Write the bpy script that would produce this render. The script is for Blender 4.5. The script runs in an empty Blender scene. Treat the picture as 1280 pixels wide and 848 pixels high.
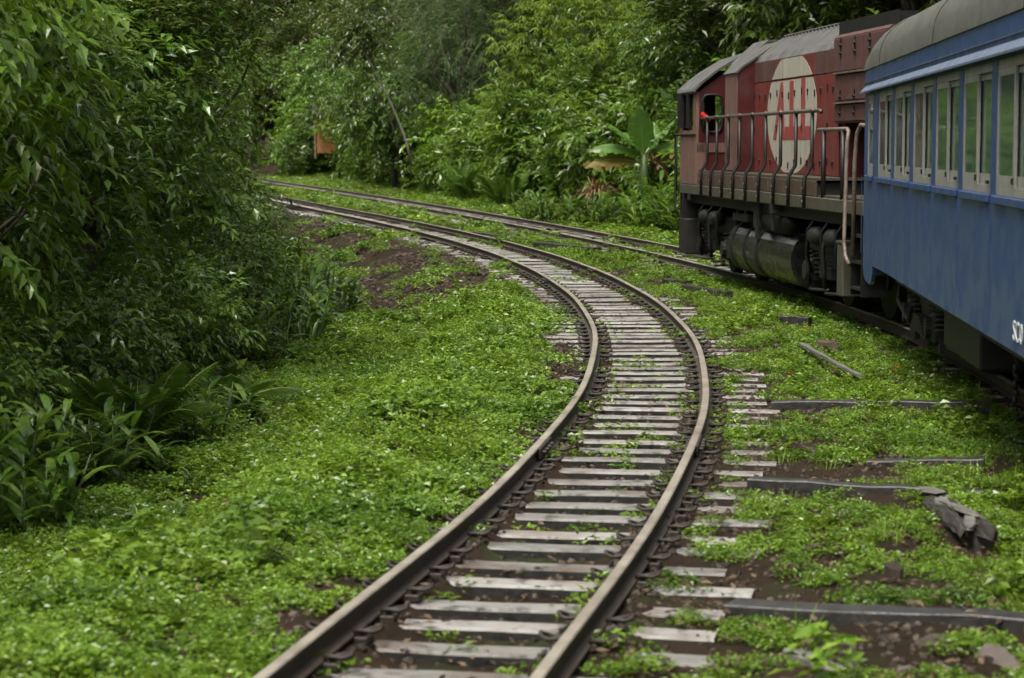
import bpy, bmesh, math, random
import numpy as np
from mathutils import Vector, Matrix, Euler

# ------------------------------------------------------------------ scene, camera, light
scene = bpy.context.scene
C = scene.collection
R_ = math.radians
RAIL = 0.15                      # height of the rail tops; sleepers' tops are z = 0
CAMH = 2.06 + RAIL
cam_d = bpy.data.cameras.new('camera'); cam = bpy.data.objects.new('camera', cam_d); C.objects.link(cam)
cam.location = (0, 0, CAMH)
cam.rotation_euler = (R_(90) - math.atan((424 - 182) / 2700), 0, 0)
cam_d.sensor_width = 36; cam_d.lens = 2700 / 1280 * 36
cam_d.clip_start = 0.1; cam_d.clip_end = 2000
cam_d.dof.use_dof = True; cam_d.dof.focus_distance = 24; cam_d.dof.aperture_fstop = 3.5
scene.camera = cam

SUN_EL, SUN_AZ = 65, 212        # azimuth the light comes from, clockwise from +Y
world = bpy.data.worlds.new('World'); scene.world = world; world.use_nodes = True
wn, wl = world.node_tree.nodes, world.node_tree.links
sky = wn.new('ShaderNodeTexSky'); sky.sky_type = 'NISHITA'; sky.sun_disc = False
sky.sun_elevation = R_(SUN_EL); sky.sun_rotation = R_(SUN_AZ)
sky.air_density = 1.0; sky.dust_density = 6.0; sky.ozone_density = 1.0
hs = wn.new('ShaderNodeHueSaturation'); hs.inputs['Saturation'].default_value = 0.03
wl.new(sky.outputs[0], hs.inputs['Color']); wl.new(hs.outputs[0], wn['Background'].inputs[0])
wn['Background'].inputs[1].default_value = 0.07
sd = bpy.data.lights.new('sun', 'SUN'); sun = bpy.data.objects.new('sun', sd); C.objects.link(sun)
sd.energy = 1.5; sd.angle = R_(24); sd.color = (1, .94, .80)
az = R_(SUN_AZ); el = R_(SUN_EL)
sdir = Vector((math.sin(az) * math.cos(el), math.cos(az) * math.cos(el), math.sin(el)))
sun.rotation_euler = sdir.to_track_quat('Z', 'Y').to_euler(); sun.location = sdir * 60
scene.view_settings.view_transform = 'Standard'; scene.view_settings.look = 'None'
scene.view_settings.gamma = 1; scene.view_settings.use_curve_mapping = False
scene.view_settings.exposure = 1.42
scene.cycles.adaptive_threshold = .03
scene.cycles.max_bounces = 4; scene.cycles.diffuse_bounces = 2; scene.cycles.glossy_bounces = 2
scene.cycles.transmission_bounces = 3; scene.cycles.transparent_max_bounces = 5; scene.cycles.caustics_reflective = False; scene.cycles.caustics_refractive = False

rng = np.random.default_rng(7)

# ------------------------------------------------------------------ helpers
def link(o, parent=None):
    C.objects.link(o)
    if parent is not None: o.parent = parent
    return o
def tag(o, label=None, cat=None, group=None, kind=None):
    if label: o['label'] = label
    if cat: o['category'] = cat
    if group: o['group'] = group
    if kind: o['kind'] = kind
    return o
def empty(name, loc, rz=0, **k):
    o = bpy.data.objects.new(name, None); link(o); o.location = loc; o.rotation_euler = (0, 0, rz)
    o.empty_display_size = .2
    return tag(o, **k)
def ob(name, me, parent=None, loc=None, rz=None, **k):
    o = bpy.data.objects.new(name, me); link(o, parent)
    if loc is not None: o.location = loc
    if rz is not None: o.rotation_euler = (0, 0, rz)
    return tag(o, **k)
def copy_tree(o, parent=None):
    c = o.copy(); link(c, parent)
    for ch in list(o.children): copy_tree(ch, c)
    return c
def np_mesh(name, V, F, mats=(), tint=None, smooth=False, midx=None):
    """V (n,3), F (m,3) or (m,4) numpy arrays"""
    me = bpy.data.meshes.new(name)
    V = np.asarray(V, np.float32); F = np.asarray(F, np.int32); k = F.shape[1]
    me.vertices.add(len(V)); me.vertices.foreach_set('co', V.ravel())
    me.loops.add(F.size); me.loops.foreach_set('vertex_index', F.ravel())
    me.polygons.add(len(F)); me.polygons.foreach_set('loop_start', np.arange(0, F.size, k, dtype=np.int32))
    me.polygons.foreach_set('loop_total', np.full(len(F), k, np.int32))
    for m in mats: me.materials.append(m)
    if midx is not None: me.polygons.foreach_set('material_index', np.asarray(midx, np.int32))
    me.polygons.foreach_set('use_smooth', np.full(len(F), smooth, bool))
    if tint is not None:
        a = me.attributes.new('tint', 'FLOAT', 'POINT'); a.data.foreach_set('value', np.asarray(tint, np.float32))
    me.update(calc_edges=True)
    return me

class MB:
    """collects shapes into one mesh"""
    def __init__(s): s.v = []; s.f = []; s.m = []; s.sm = []; s.mi = 0; s.smooth = False
    def add(s, V, F):
        b = len(s.v); s.v += [tuple(p) for p in V]
        for f in F: s.f.append(tuple(i + b for i in f)); s.m.append(s.mi); s.sm.append(s.smooth)
        return s
    def box(s, x0, x1, y0, y1, z0, z1, bev=0):
        if bev:
            b = bev; P = []
            for z, i in ((z0, b), (z0 + b, 0), (z1 - b, 0), (z1, b)):
                P += [(x0+i, y0+b, z), (x0+b, y0+i, z), (x1-b, y0+i, z), (x1-i, y0+b, z), (x1-i, y1-b, z), (x1-b, y1-i, z), (x0+b, y1-i, z), (x0+i, y1-b, z)]
            F = [tuple(range(7, -1, -1)), tuple(range(24, 32))]
            for r in range(3):
                for k in range(8): F.append((r*8+k, r*8+(k+1) % 8, r*8+8+(k+1) % 8, r*8+8+k))
            return s.add(P, F)
        P = [(x0,y0,z0),(x1,y0,z0),(x1,y1,z0),(x0,y1,z0),(x0,y0,z1),(x1,y0,z1),(x1,y1,z1),(x0,y1,z1)]
        return s.add(P, [(3,2,1,0),(4,5,6,7),(0,1,5,4),(1,2,6,5),(2,3,7,6),(3,0,4,7)])
    def obox(s, c, ax, ay, az, bev=0):
        """oriented box: centre, three half-axis vectors"""
        c, ax, ay, az = Vector(c), Vector(ax), Vector(ay), Vector(az)
        t = MB().box(-1, 1, -1, 1, -1, 1)
        return s.add([c + ax*p[0] + ay*p[1] + az*p[2] for p in t.v], t.f)
    def tube(s, pts, r, n=8, cap=True):
        pts = [Vector(p) for p in pts]; rs = r if hasattr(r, '__len__') else [r]*len(pts)
        V = []; F = []; up = None
        for i, p in enumerate(pts):
            d = (pts[min(i+1, len(pts)-1)] - pts[max(i-1, 0)]).normalized()
            if up is None: up = Vector((0,0,1)) if abs(d.z) < .9 else Vector((1,0,0))
            a = d.cross(up).normalized(); up = a.cross(d).normalized()
            for k in range(n):
                t = 2*math.pi*k/n; V.append(p + a*math.cos(t)*rs[i] + up*math.sin(t)*rs[i])
        for i in range(len(pts)-1):
            for k in range(n): F.append((i*n+k, i*n+(k+1) % n, (i+1)*n+(k+1) % n, (i+1)*n+k))
        if cap: F += [tuple(range(n-1, -1, -1)), tuple(range((len(pts)-1)*n, len(pts)*n))]
        return s.add(V, F)
    def cyl(s, a, b, r, n=12): return s.tube([a, b], r, n)
    def prism(s, poly, axis, t0, t1):
        """poly of (a,b) in the plane of the two other axes, extruded along axis"""
        def P(a, b, t): return {'x': (t, a, b), 'y': (a, t, b), 'z': (a, b, t)}[axis]
        n = len(poly); V = [P(a, b, t0) for a, b in poly] + [P(a, b, t1) for a, b in poly]
        F = [tuple(range(n-1, -1, -1)), tuple(range(n, 2*n))] + [(k, (k+1) % n, n+(k+1) % n, n+k) for k in range(n)]
        return s.add(V, F)
    def mesh(s, name, mats):
        me = bpy.data.meshes.new(name); me.from_pydata(s.v, [], s.f)
        for m in (mats if isinstance(mats, (list, tuple)) else [mats]): me.materials.append(m)
        me.polygons.foreach_set('material_index', s.m); me.polygons.foreach_set('use_smooth', s.sm)
        bm = bmesh.new(); bm.from_mesh(me); bmesh.ops.recalc_face_normals(bm, faces=bm.faces); bm.to_mesh(me); bm.free()
        return me
    def build(s, name, mats, parent=None, **k): return ob(name, s.mesh(name, mats), parent, **k)

# ------------------------------------------------------------------ materials
def new_mat(name):
    m = bpy.data.materials.new(name); m.use_nodes = True
    n, l = m.node_tree.nodes, m.node_tree.links
    return m, n, l, n['Principled BSDF']
def mixc(n, l, fac, a, b, blend='MIX'):
    x = n.new('ShaderNodeMix'); x.data_type = 'RGBA'; x.blend_type = blend
    for s, val in ((x.inputs[0], fac), (x.inputs[6], a), (x.inputs[7], b)):
        if isinstance(val, bpy.types.NodeSocket): l.new(val, s)
        elif isinstance(val, (int, float)): s.default_value = val
        else: s.default_value = (*val, 1)
    return x.outputs[2]
def noise(n, l, scale, detail=4, rough=.6, vec=None, sc=None):
    t = n.new('ShaderNodeTexNoise'); t.inputs['Scale'].default_value = scale; t.inputs['Detail'].default_value = detail; t.inputs['Roughness'].default_value = rough
    if vec is not None:
        if sc is not None:
            mp = n.new('ShaderNodeMapping'); mp.inputs['Scale'].default_value = sc; l.new(vec, mp.inputs[0]); vec = mp.outputs[0]
        l.new(vec, t.inputs['Vector'])
    return t.outputs[0]
def ramp(n, l, fac, a, b):
    r = n.new('ShaderNodeMapRange'); r.inputs[1].default_value = a; r.inputs[2].default_value = b; r.clamp = True
    l.new(fac, r.inputs[0]); return r.outputs[0]
def bump(n, l, p, h, strength=.3, dist=.02):
    b = n.new('ShaderNodeBump'); b.inputs['Strength'].default_value = strength; b.inputs['Distance'].default_value = dist
    l.new(h, b.inputs['Height']); l.new(b.outputs[0], p.inputs['Normal'])
def objco(n): return n.new('ShaderNodeTexCoord').outputs['Object']
def geopos(n): return n.new('ShaderNodeNewGeometry').outputs['Position']
def objrand(n): return n.new('ShaderNodeObjectInfo').outputs['Random']

def mat_paint(name, col, dirt, rough=.5, amt=.6, streak=(9, 9, .7), spec=.4):
    m, n, l, p = new_mat(name); co = objco(n)
    st = ramp(n, l, noise(n, l, 1.6, 6, .65, co, streak), .42, .72)
    bl = ramp(n, l, noise(n, l, 2.2, 5, .6, co), .45, .75)
    fi = ramp(n, l, noise(n, l, 45, 3, .6, co), .35, .75)
    c = mixc(n, l, bl, col, tuple(x * .72 + .02 for x in col))
    ms = n.new('ShaderNodeMath'); ms.operation = 'MULTIPLY'; ms.inputs[1].default_value = amt; l.new(st, ms.inputs[0])
    c = mixc(n, l, ms.outputs[0], c, dirt)
    s2 = ramp(n, l, noise(n, l, 2.3, 5, .6, co, (streak[0]*1.7, streak[1]*1.7, streak[2]*.6)), .55, .8); m3 = n.new('ShaderNodeMath'); m3.operation = 'MULTIPLY'; m3.inputs[1].default_value = .35; l.new(s2, m3.inputs[0])
    c = mixc(n, l, m3.outputs[0], c, tuple(min(1, x * 1.45 + .008) for x in col))
    mf = n.new('ShaderNodeMath'); mf.operation = 'MULTIPLY'; mf.inputs[1].default_value = .22; l.new(fi, mf.inputs[0])
    c = mixc(n, l, mf.outputs[0], c, tuple(min(1, x * 1.6 + .03) for x in col))
    l.new(c, p.inputs['Base Color'])
    rr = n.new('ShaderNodeMapRange'); rr.inputs[3].default_value = rough - .1; rr.inputs[4].default_value = rough + .25; l.new(bl, rr.inputs[0]); l.new(rr.outputs[0], p.inputs['Roughness'])
    p.inputs['Specular IOR Level'].default_value = spec
    bump(n, l, p, noise(n, l, 14, 4, .6, co), .12, .01)
    return m
def mat_simple(name, col, rough=.6, metal=0, var=.35, scale=8, bmp=.2):
    m, n, l, p = new_mat(name); co = objco(n)
    f = ramp(n, l, noise(n, l, scale, 6, .65, co), .3, .72)
    l.new(mixc(n, l, f, tuple(x * (1 - var) for x in col), tuple(min(1, x * (1 + var)) for x in col)), p.inputs['Base Color'])
    p.inputs['Roughness'].default_value = rough; p.inputs['Metallic'].default_value = metal
    if bmp: bump(n, l, p, noise(n, l, scale * 4, 4, .6, co), bmp, .01)
    return m
def mat_leaf(name, c0, c1, c2, rough=.42, trans=.3, spec=.5, orand=.25, patch=None):
    m, n, l, p = new_mat(name)
    a = n.new('ShaderNodeAttribute'); a.attribute_name = 'tint'
    cr = n.new('ShaderNodeValToRGB'); e = cr.color_ramp.elements
    e[0].color = (*c0, 1); e[0].position = .05; e[1].color = (*c2, 1); e[1].position = .97
    k = cr.color_ramp.elements.new(.5); k.color = (*c1, 1)
    l.new(a.outputs['Fac'], cr.inputs[0]); col = cr.outputs[0]
    if orand:
        h = n.new('ShaderNodeHueSaturation'); mr = n.new('ShaderNodeMapRange'); l.new(objrand(n), mr.inputs[0])
        mr.inputs[3].default_value = 1 - orand; mr.inputs[4].default_value = 1 + orand
        l.new(mr.outputs[0], h.inputs['Value']); l.new(col, h.inputs['Color']); col = h.outputs[0]
    if patch:
        col = mixc(n, l, ramp(n, l, noise(n, l, .55, 4, .6, geopos(n)), .47, .63), col, tuple(patch), 'MULTIPLY')
    l.new(col, p.inputs['Base Color']); p.inputs['Roughness'].default_value = rough; p.inputs['Specular IOR Level'].default_value = spec
    if trans:
        t = n.new('ShaderNodeBsdfTranslucent'); hh = n.new('ShaderNodeHueSaturation'); hh.inputs['Value'].default_value = 1.5; hh.inputs['Hue'].default_value = .485
        l.new(col, hh.inputs['Color']); l.new(hh.outputs[0], t.inputs['Color'])
        mx = n.new('ShaderNodeMixShader'); mx.inputs[0].default_value = trans
        l.new(p.outputs[0], mx.inputs[1]); l.new(t.outputs[0], mx.inputs[2]); l.new(mx.outputs[0], n['Material Output'].inputs[0])
    return m

M = {}
def build_mats():
    # sleepers: wet grey weathered timber
    m, n, l, p = new_mat('weathered_timber'); co = objco(n); r = objrand(n)
    g = ramp(n, l, noise(n, l, 5, 8, .7, co, (1, 14, 14)), .3, .7)
    c = mixc(n, l, g, (.15, .14, .13), (.44, .42, .395))
    c2 = mixc(n, l, ramp(n, l, noise(n, l, 1.4, 5, .6, geopos(n)), .5, .68), c, (.15, .105, .075))
    hv = n.new('ShaderNodeHueSaturation'); mr = n.new('ShaderNodeMapRange'); l.new(r, mr.inputs[0]); mr.inputs[3].default_value = .65; mr.inputs[4].default_value = 1.15
    l.new(mr.outputs[0], hv.inputs['Value']); l.new(c2, hv.inputs['Color'])
    dk = mixc(n, l, ramp(n, l, noise(n, l, 6, 6, .7, geopos(n)), .52, .66), hv.outputs[0], (.035, .032, .028))
    l.new(dk, p.inputs['Base Color']); p.inputs['Roughness'].default_value = .42
    bump(n, l, p, g, .5, .012); M['timber'] = m
    M['dark_timber'] = mat_simple('dark_wet_timber_and_sleeper_shade', (.03, .028, .026), .4, 0, .7, 9, .6)  # loose wet timbers; on sleeper sides it carries soiling plus painted-in shade
    M['grey_timber'] = mat_simple('grey_dry_timber', (.13, .125, .11), .6, 0, .5, 9, .5)
    # rail
    m, n, l, p = new_mat('worn_rail_head'); co = geopos(n)
    l.new(mixc(n, l, ramp(n, l, noise(n, l, 3, 6, .7, co), .3, .7), (.17, .14, .105), (.42, .375, .31)), p.inputs['Base Color'])
    p.inputs['Metallic'].default_value = .25; p.inputs['Roughness'].default_value = .38; M['rail_top'] = m
    m, n, l, p = new_mat('rusty_rail_web'); co = geopos(n)
    l.new(mixc(n, l, ramp(n, l, noise(n, l, 6, 6, .7, co), .3, .7), (.022, .017, .013), (.06, .043, .03)), p.inputs['Base Color'])
    p.inputs['Roughness'].default_value = .6; bump(n, l, p, noise(n, l, 60, 3, .6, co), .3, .01); M['rail_side'] = m
    M['rust'] = mat_simple('rusty_iron', (.03, .022, .017), .6, .1, .5, 30, .3)
    # ground
    m, n, l, p = new_mat('damp_soil'); co = geopos(n)
    a = ramp(n, l, noise(n, l, 1.1, 8, .7, co), .35, .68); b = ramp(n, l, noise(n, l, 22, 6, .7, co), .35, .68)
    c = mixc(n, l, a, (.020, .013, .008), (.060, .037, .023)); c = mixc(n, l, b, c, (.030, .021, .012))
    c = mixc(n, l, ramp(n, l, noise(n, l, .8, 5, .6, co), .55, .7), c, (.035, .06, .016))
    l.new(c, p.inputs['Base Color']); p.inputs['Roughness'].default_value = .8; p.inputs['Specular IOR Level'].default_value = .12
    bump(n, l, p, b, .8, .03); M['soil'] = m
    m, n, l, p = new_mat('ballast_stone'); cr = n.new('ShaderNodeMapRange'); l.new(objrand(n), cr.inputs[0])
    l.new(mixc(n, l, cr.outputs[0], (.016, .012, .009), (.095, .072, .055)), p.inputs['Base Color']); p.inputs['Roughness'].default_value = .6; p.inputs['Specular IOR Level'].default_value = .2; M['stone'] = m
    M['litter'] = mat_leaf('dead_leaf', (.035, .022, .013), (.075, .045, .027), (.14, .095, .055), .6, .1, .3, 0)
    # foliage
    M['herb'] = mat_leaf('creeping_herb_leaf', (.05, .104, .006), (.128, .23, .015), (.26, .375, .06), .27, .36, .45, .22, (.62, .72, .8))
    M['grass'] = mat_leaf('grass_blade', (.065, .13, .010), (.14, .24, .02), (.24, .34, .06), .45, .35, .4, .2)
    M['bush'] = mat_leaf('bush_leaf', (.026, .062, .006), (.062, .130, .012), (.15, .25, .036), .24, .32, .5, .3)
    M['bush_bright'] = mat_leaf('bright_bush_leaf', (.040, .088, .006), (.092, .182, .012), (.19, .31, .042), .25, .36, .5, .2)
    M['tree'] = mat_leaf('tree_leaf', (.020, .038, .004), (.046, .076, .008), (.105, .14, .018), .25, .28, .45, .35)
    M['palmate'] = mat_leaf('palmate_leaf', (.052, .098, .006), (.108, .185, .011), (.20, .285, .034), .45, .32, .3, .15)
    M['feather'] = mat_leaf('feathery_leaf', (.045, .08, .028), (.078, .125, .042), (.12, .17, .06), .5, .25, .35, .15)
    M['lance'] = mat_leaf('lance_leaf', (.035, .085, .007), (.072, .15, .014), (.14, .23, .03), .32, .28, .6, .2)
    M['fern'] = mat_leaf('fern_leaf', (.04, .09, .008), (.08, .16, .016), (.15, .24, .034), .42, .28, .5, .2)
    M['strap'] = mat_leaf('strap_leaf', (.02, .05, .014), (.04, .085, .022), (.08, .135, .035), .32, .2, .6, .2)
    M['banana'] = mat_leaf('banana_leaf', (.07, .16, .025), (.10, .21, .04), (.15, .27, .07), .35, .35, .5, .1)
    M['dead'] = mat_leaf('dead_frond', (.09, .05, .022), (.17, .10, .05), (.26, .17, .08), .7, .2, .2, .1)
    M['yellow'] = mat_leaf('yellowing_leaf', (.09, .09, .015), (.18, .13, .02), (.07, .11, .02), .5, .3, .4, .1)
    M['bark'] = mat_simple('tree_bark', (.07, .055, .042), .8, 0, .5, 7, .6)
    M['pale_bark'] = mat_simple('pale_tree_bark', (.15, .14, .11), .7, 0, .4, 6, .4)
    M['stem'] = mat_simple('green_stem', (.06, .1, .03), .5, 0, .3, 12, 0)
    M['rachis'] = mat_simple('pale_green_midrib', (.2, .27, .07), .5, 0, .2, 12, 0)
    M['petal'] = mat_simple('red_petal', (.55, .02, .03), .5, 0, .2, 12, 0)
    # vehicles
    M['blue'] = mat_paint('blue_coach_paint', (.023, .058, .175), (.013, .029, .078), .4, .55, (14, 14, .5), .4)
    M['roof'] = mat_paint('grey_tarred_roof', (.085, .085, .072), (.04, .042, .033), .55, .7, (3, 3, 3), .3)
    M['trim'] = mat_paint('pale_blue_drip_rail', (.10, .135, .205), (.045, .07, .12), .45, .5, (5, 5, 5), .4)
    M['frame'] = mat_paint('aged_white_window_frame', (.25, .25, .222), (.11, .105, .09), .5, .5, (6, 6, 2), .4)
    M['red'] = mat_paint('faded_red_paint', (.155, .030, .026), (.05, .018, .016), .5, .5, (10, 10, .6), .3)
    M['dkred'] = mat_paint('dark_red_paint', (.065, .010, .010), (.025, .007, .007), .5, .5, (10, 10, .6), .3)
    M['pink'] = mat_paint('chalky_brown_pink_paint', (.165, .092, .075), (.06, .038, .03), .65, .6, (12, 12, .5), .25)
    M['brown'] = mat_paint('faded_brown_red_paint', (.095, .042, .036), (.04, .024, .021), .6, .6, (12, 12, .5), .3)
    M['beige'] = mat_paint('faded_beige_logo_paint', (.38, .365, .30), (.20, .15, .12), .6, .7, (12, 12, .5), .25)
    M['letter'] = mat_paint('faded_red_letter_paint', (.27, .055, .05), (.18, .04, .038), .6, .4, (12, 12, .5), .25)
    M['lroof'] = mat_paint('weathered_grey_roof_paint', (.078, .073, .064), (.026, .024, .02), .42, .7, (3, 10, 3), .5)
    M['sill'] = mat_paint('mossy_grey_sill_paint', (.07, .062, .05), (.028, .04, .012), .5, .7, (9, 9, .8), .4)
    M['sillb'] = mat_paint('mossy_brown_sill_paint', (.08, .05, .04), (.028, .04, .012), .5, .7, (9, 9, .8), .4)
    M['black'] = mat_simple('grimy_black_steel', (.009, .0085, .008), .55, .2, .6, 7, .3)
    M['grime'] = mat_simple('dusty_grey_steel', (.011, .0105, .0095), .65, .1, .6, 7, .3)
    M['tank'] = mat_paint('oily_tank_steel', (.009, .009, .008), (.032, .031, .026), .3, .5, (1.2, 5, 1.2), .6)
    M['rail_pipe'] = mat_simple('dark_brown_pipe', (.013, .009, .008), .5, 0, .4, 12, .2)
    M['pale_pipe'] = mat_simple('chipped_pale_pipe', (.16, .12, .10), .5, .1, .5, 16, .2)
    M['dark'] = mat_simple('dark_interior', (.012, .012, .012), .8, 0, .3, 5, 0)
    M['curtain'] = mat_simple('pale_green_interior', (.10, .16, .14), .7, 0, .3, 4, 0)
    M['white'] = mat_simple('white_lettering', (.75, .76, .78), .5, 0, .08, 20, 0)
    M['hand_rail'] = mat_simple('worn_brown_handrail', (.075, .052, .045), .32, .2, .5, 14, .2)
    m, n, l, p = new_mat('rotten_wood'); co = objco(n)
    g = ramp(n, l, noise(n, l, 3, 9, .75, co, (9, 1.5, 9)), .36, .64)
    l.new(mixc(n, l, g, (.012, .010, .009), (.13, .115, .095)), p.inputs['Base Color']); p.inputs['Roughness'].default_value = .7; bump(n, l, p, g, 1.0, .03); M['rotten'] = m
    M['redlamp'] = mat_simple('red_signal_paint', (.5, .02, .02), .4, 0, .2, 10, 0)
    M['orange'] = mat_paint('orange_brown_wall', (.38, .17, .06), (.2, .09, .03), .7, .5, (6, 6, 1), .2)
    M['hutpost'] = mat_simple('pale_hut_post', (.16, .12, .08), .6, 0, .2, 6, 0)
    m, n, l, p = new_mat('window_glass'); p.inputs['Base Color'].default_value = (.16, .30, .25, 1)
    p.inputs['Roughness'].default_value = .03; p.inputs['IOR'].default_value = 1.5; p.inputs['Specular IOR Level'].default_value = .5
    tr = n.new('ShaderNodeBsdfTransparent'); tr.inputs[0].default_value = (.55, .72, .66, 1)
    gl = n.new('ShaderNodeBsdfGlossy'); gl.inputs['Roughness'].default_value = .03; gl.inputs['Color'].default_value = (.9, 1, .95, 1)
    fr = n.new('ShaderNodeFresnel'); fr.inputs['IOR'].default_value = 2.2
    mx = n.new('ShaderNodeMixShader'); l.new(fr.outputs[0], mx.inputs[0]); l.new(tr.outputs[0], mx.inputs[1]); l.new(gl.outputs[0], mx.inputs[2])
    m_ = m.copy(); m_.name = 'cab_glass'; m_.node_tree.nodes.clear(); q = m_.node_tree; o_ = q.nodes.new('ShaderNodeOutputMaterial'); a_ = q.nodes.new('ShaderNodeBsdfTransparent'); a_.inputs[0].default_value = (.8, .85, .8, 1); b_ = q.nodes.new('ShaderNodeBsdfGlossy'); b_.inputs['Roughness'].default_value = .05; x_ = q.nodes.new('ShaderNodeMixShader'); x_.inputs[0].default_value = .07; q.links.new(a_.outputs[0], x_.inputs[1]); q.links.new(b_.outputs[0], x_.inputs[2]); q.links.new(x_.outputs[0], o_.inputs[0]); M['cab_glass'] = m_
    bumpn = n.new('ShaderNodeBump'); bumpn.inputs['Strength'].default_value = .06; bumpn.inputs['Distance'].default_value = .02
    l.new(noise(n, l, 3, 3, .5, objco(n)), bumpn.inputs['Height']); l.new(bumpn.outputs[0], gl.inputs['Normal'])
    df = n.new('ShaderNodeBsdfDiffuse'); df.inputs[0].default_value = (.30, .44, .37, 1); m2 = n.new('ShaderNodeMixShader'); m2.inputs[0].default_value = .10; l.new(mx.outputs[0], m2.inputs[1]); l.new(df.outputs[0], m2.inputs[2])
    l.new(m2.outputs[0], n['Material Output'].inputs[0]); M['glass'] = m
build_mats()
# ------------------------------------------------------------------ track lines and terrain
T1 = np.array([(-30,-14),(-10,-5.2),(-4,-3.0),(0,-2.1),(4,-1.27),(8,-.49),(12,.27),(16,.87),(20,1.26),(25,1.46),(30,1.35),(35,.99),(40,.41),(50,-1.28),(60,-3.42),(70,-5.77),(80,-8.1),(90,-10.4),(100,-12.6),(120,-17),(140,-21.5),(300,-58)], float)
T2 = np.array([(-30,-6),(-10,-.2),(0,2.1),(4,2.95),(8,3.72),(12,4.3),(16,4.7),(20,4.95),(25,5.0),(30,4.7),(35,4.18),(40,3.51),(50,1.86),(60,-.02),(70,-2.03),(80,-4.1),(90,-6.2),(100,-8.4),(120,-12.9),(140,-17.5),(180,-28),(300,-62)], float)
def spline(T):
    x, y = T[:, 0], T[:, 1]; n = len(x); h = np.diff(x)
    A = np.eye(n); b = np.zeros(n)
    for i in range(1, n-1):
        A[i, i-1] = h[i-1]; A[i, i] = 2*(h[i-1]+h[i]); A[i, i+1] = h[i]
        b[i] = 6*((y[i+1]-y[i])/h[i] - (y[i]-y[i-1])/h[i-1])
    m = np.linalg.solve(A, b)
    yy = np.linspace(x[0], x[-1], 3400)
    i = np.clip(np.searchsorted(x, yy)-1, 0, n-2); t0 = x[i+1]-yy; t1 = yy-x[i]
    return yy, (m[i]*t0**3+m[i+1]*t1**3)/(6*h[i]) + (y[i]/h[i]-m[i]*h[i]/6)*t0 + (y[i+1]/h[i]-m[i+1]*h[i]/6)*t1
S1, S2 = spline(T1), spline(T2)
def tx(S, y): return np.interp(y, S[0], S[1])
def tslope(S, y): return (tx(S, np.asarray(y)+.5) - tx(S, np.asarray(y)-.5))
def dist(S, x, y):
    m = tslope(S, y); return (x - tx(S, y)) / np.sqrt(1+m*m)
def sm(t): t = np.clip(t, 0, 1); return t*t*(3-2*t)
def vnoise(x, y, s=0):
    """smooth value noise, about -1..1"""
    xi = np.floor(x).astype(np.int64); yi = np.floor(y).astype(np.int64); fx = sm(x-xi); fy = sm(y-yi)
    def hsh(a, b):
        q = np.sin(a*127.1 + b*311.7 + s*74.7) * 43758.5453
        return (q - np.floor(q))*2-1
    return (hsh(xi, yi)*(1-fx)+hsh(xi+1, yi)*fx)*(1-fy) + (hsh(xi, yi+1)*(1-fx)+hsh(xi+1, yi+1)*fx)*fy
def gz(x, y):
    x = np.asarray(x, float); y = np.asarray(y, float)
    d1 = dist(S1, x, y); d2 = dist(S2, x, y)
    z = np.full(np.broadcast(x, y).shape, -.06) + .04*sm((np.abs(d1)-.62)/.3) + (.072+.032*vnoise(x*4.3, y*4.3, 21))*sm((np.abs(d1)-.30)/.12)*sm((.84-np.abs(d1))/.16)*(1-.45*sm((np.abs(d1)-.62)/.1))*(1-.8*((y > 19) & (d1 < -.62)))
    z = z - .36*sm((-d1-1.95)/.9) + .07*np.exp(-((d1+1.65)/.35)**2)*(y < 34) + .14*np.clip(-d1-4.5, 0, 30)
    z = z + (.035+.03*vnoise(x*2.3, y*2.3, 41))*sm((-d1-.66)/.12)*sm((1.25+d1)/.2)*(y < 24)
    mid = sm((d1-1.2)/.8)*sm((-d2-1.1)/.8); z = z + mid*(.02 + .05*vnoise(x*.7, y*.7, 3))
    z = z - .05*sm((1.0-np.abs(d2))/.3)*(y > 36) + .22*np.clip(d2-4.0, 0, 4) + .5*np.clip(d2-7.2, 0, 40)
    off = np.minimum(sm((np.abs(d1)-1.0)/.6), sm((np.abs(d2)-1.0)/.6))
    z = z + off*(.05*vnoise(x*1.1, y*1.1, 1) + .03*vnoise(x*3.1, y*3.1, 2)) + .012*vnoise(x*6, y*6, 5)
    return z
def gzf(x, y): return float(gz(np.array([x]), np.array([y]))[0])

def build_ground():
    ys = np.r_[np.linspace(-30, 4, 12), np.arange(4.5, 40, .15), np.arange(40, 130, .7), np.linspace(131, 420, 25)]
    xs = np.r_[np.linspace(-220, -14, 26), np.arange(-13, 13, .16), np.linspace(14, 220, 26)]
    X, Y = np.meshgrid(xs, ys); Z = gz(X, Y)
    nx, ny = len(xs), len(ys); i = np.arange(nx*ny).reshape(ny, nx)
    F = np.stack([i[:-1, :-1], i[:-1, 1:], i[1:, 1:], i[1:, :-1]], -1).reshape(-1, 4)
    ob('ground', np_mesh('ground', np.stack([X, Y, Z], -1).reshape(-1, 3), F, [M['soil']], smooth=True), kind='structure')
build_ground()

def along(S, y0, y1, step):
    """points every step metres along a track: y, x, heading"""
    yy = np.linspace(y0, y1, 4000); xx = tx(S, yy)
    s = np.r_[0, np.cumsum(np.hypot(np.diff(xx), np.diff(yy)))]
    q = np.arange(0, s[-1], step); y = np.interp(q, s, yy); x = np.interp(q, s, xx)
    return y, x, np.arctan(tslope(S, y))
def offset_line(S, y0, y1, step, off):
    y, x, a = along(S, y0, y1, step)
    return np.stack([x + np.cos(a)*off, y - np.sin(a)*off], -1), a

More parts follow.
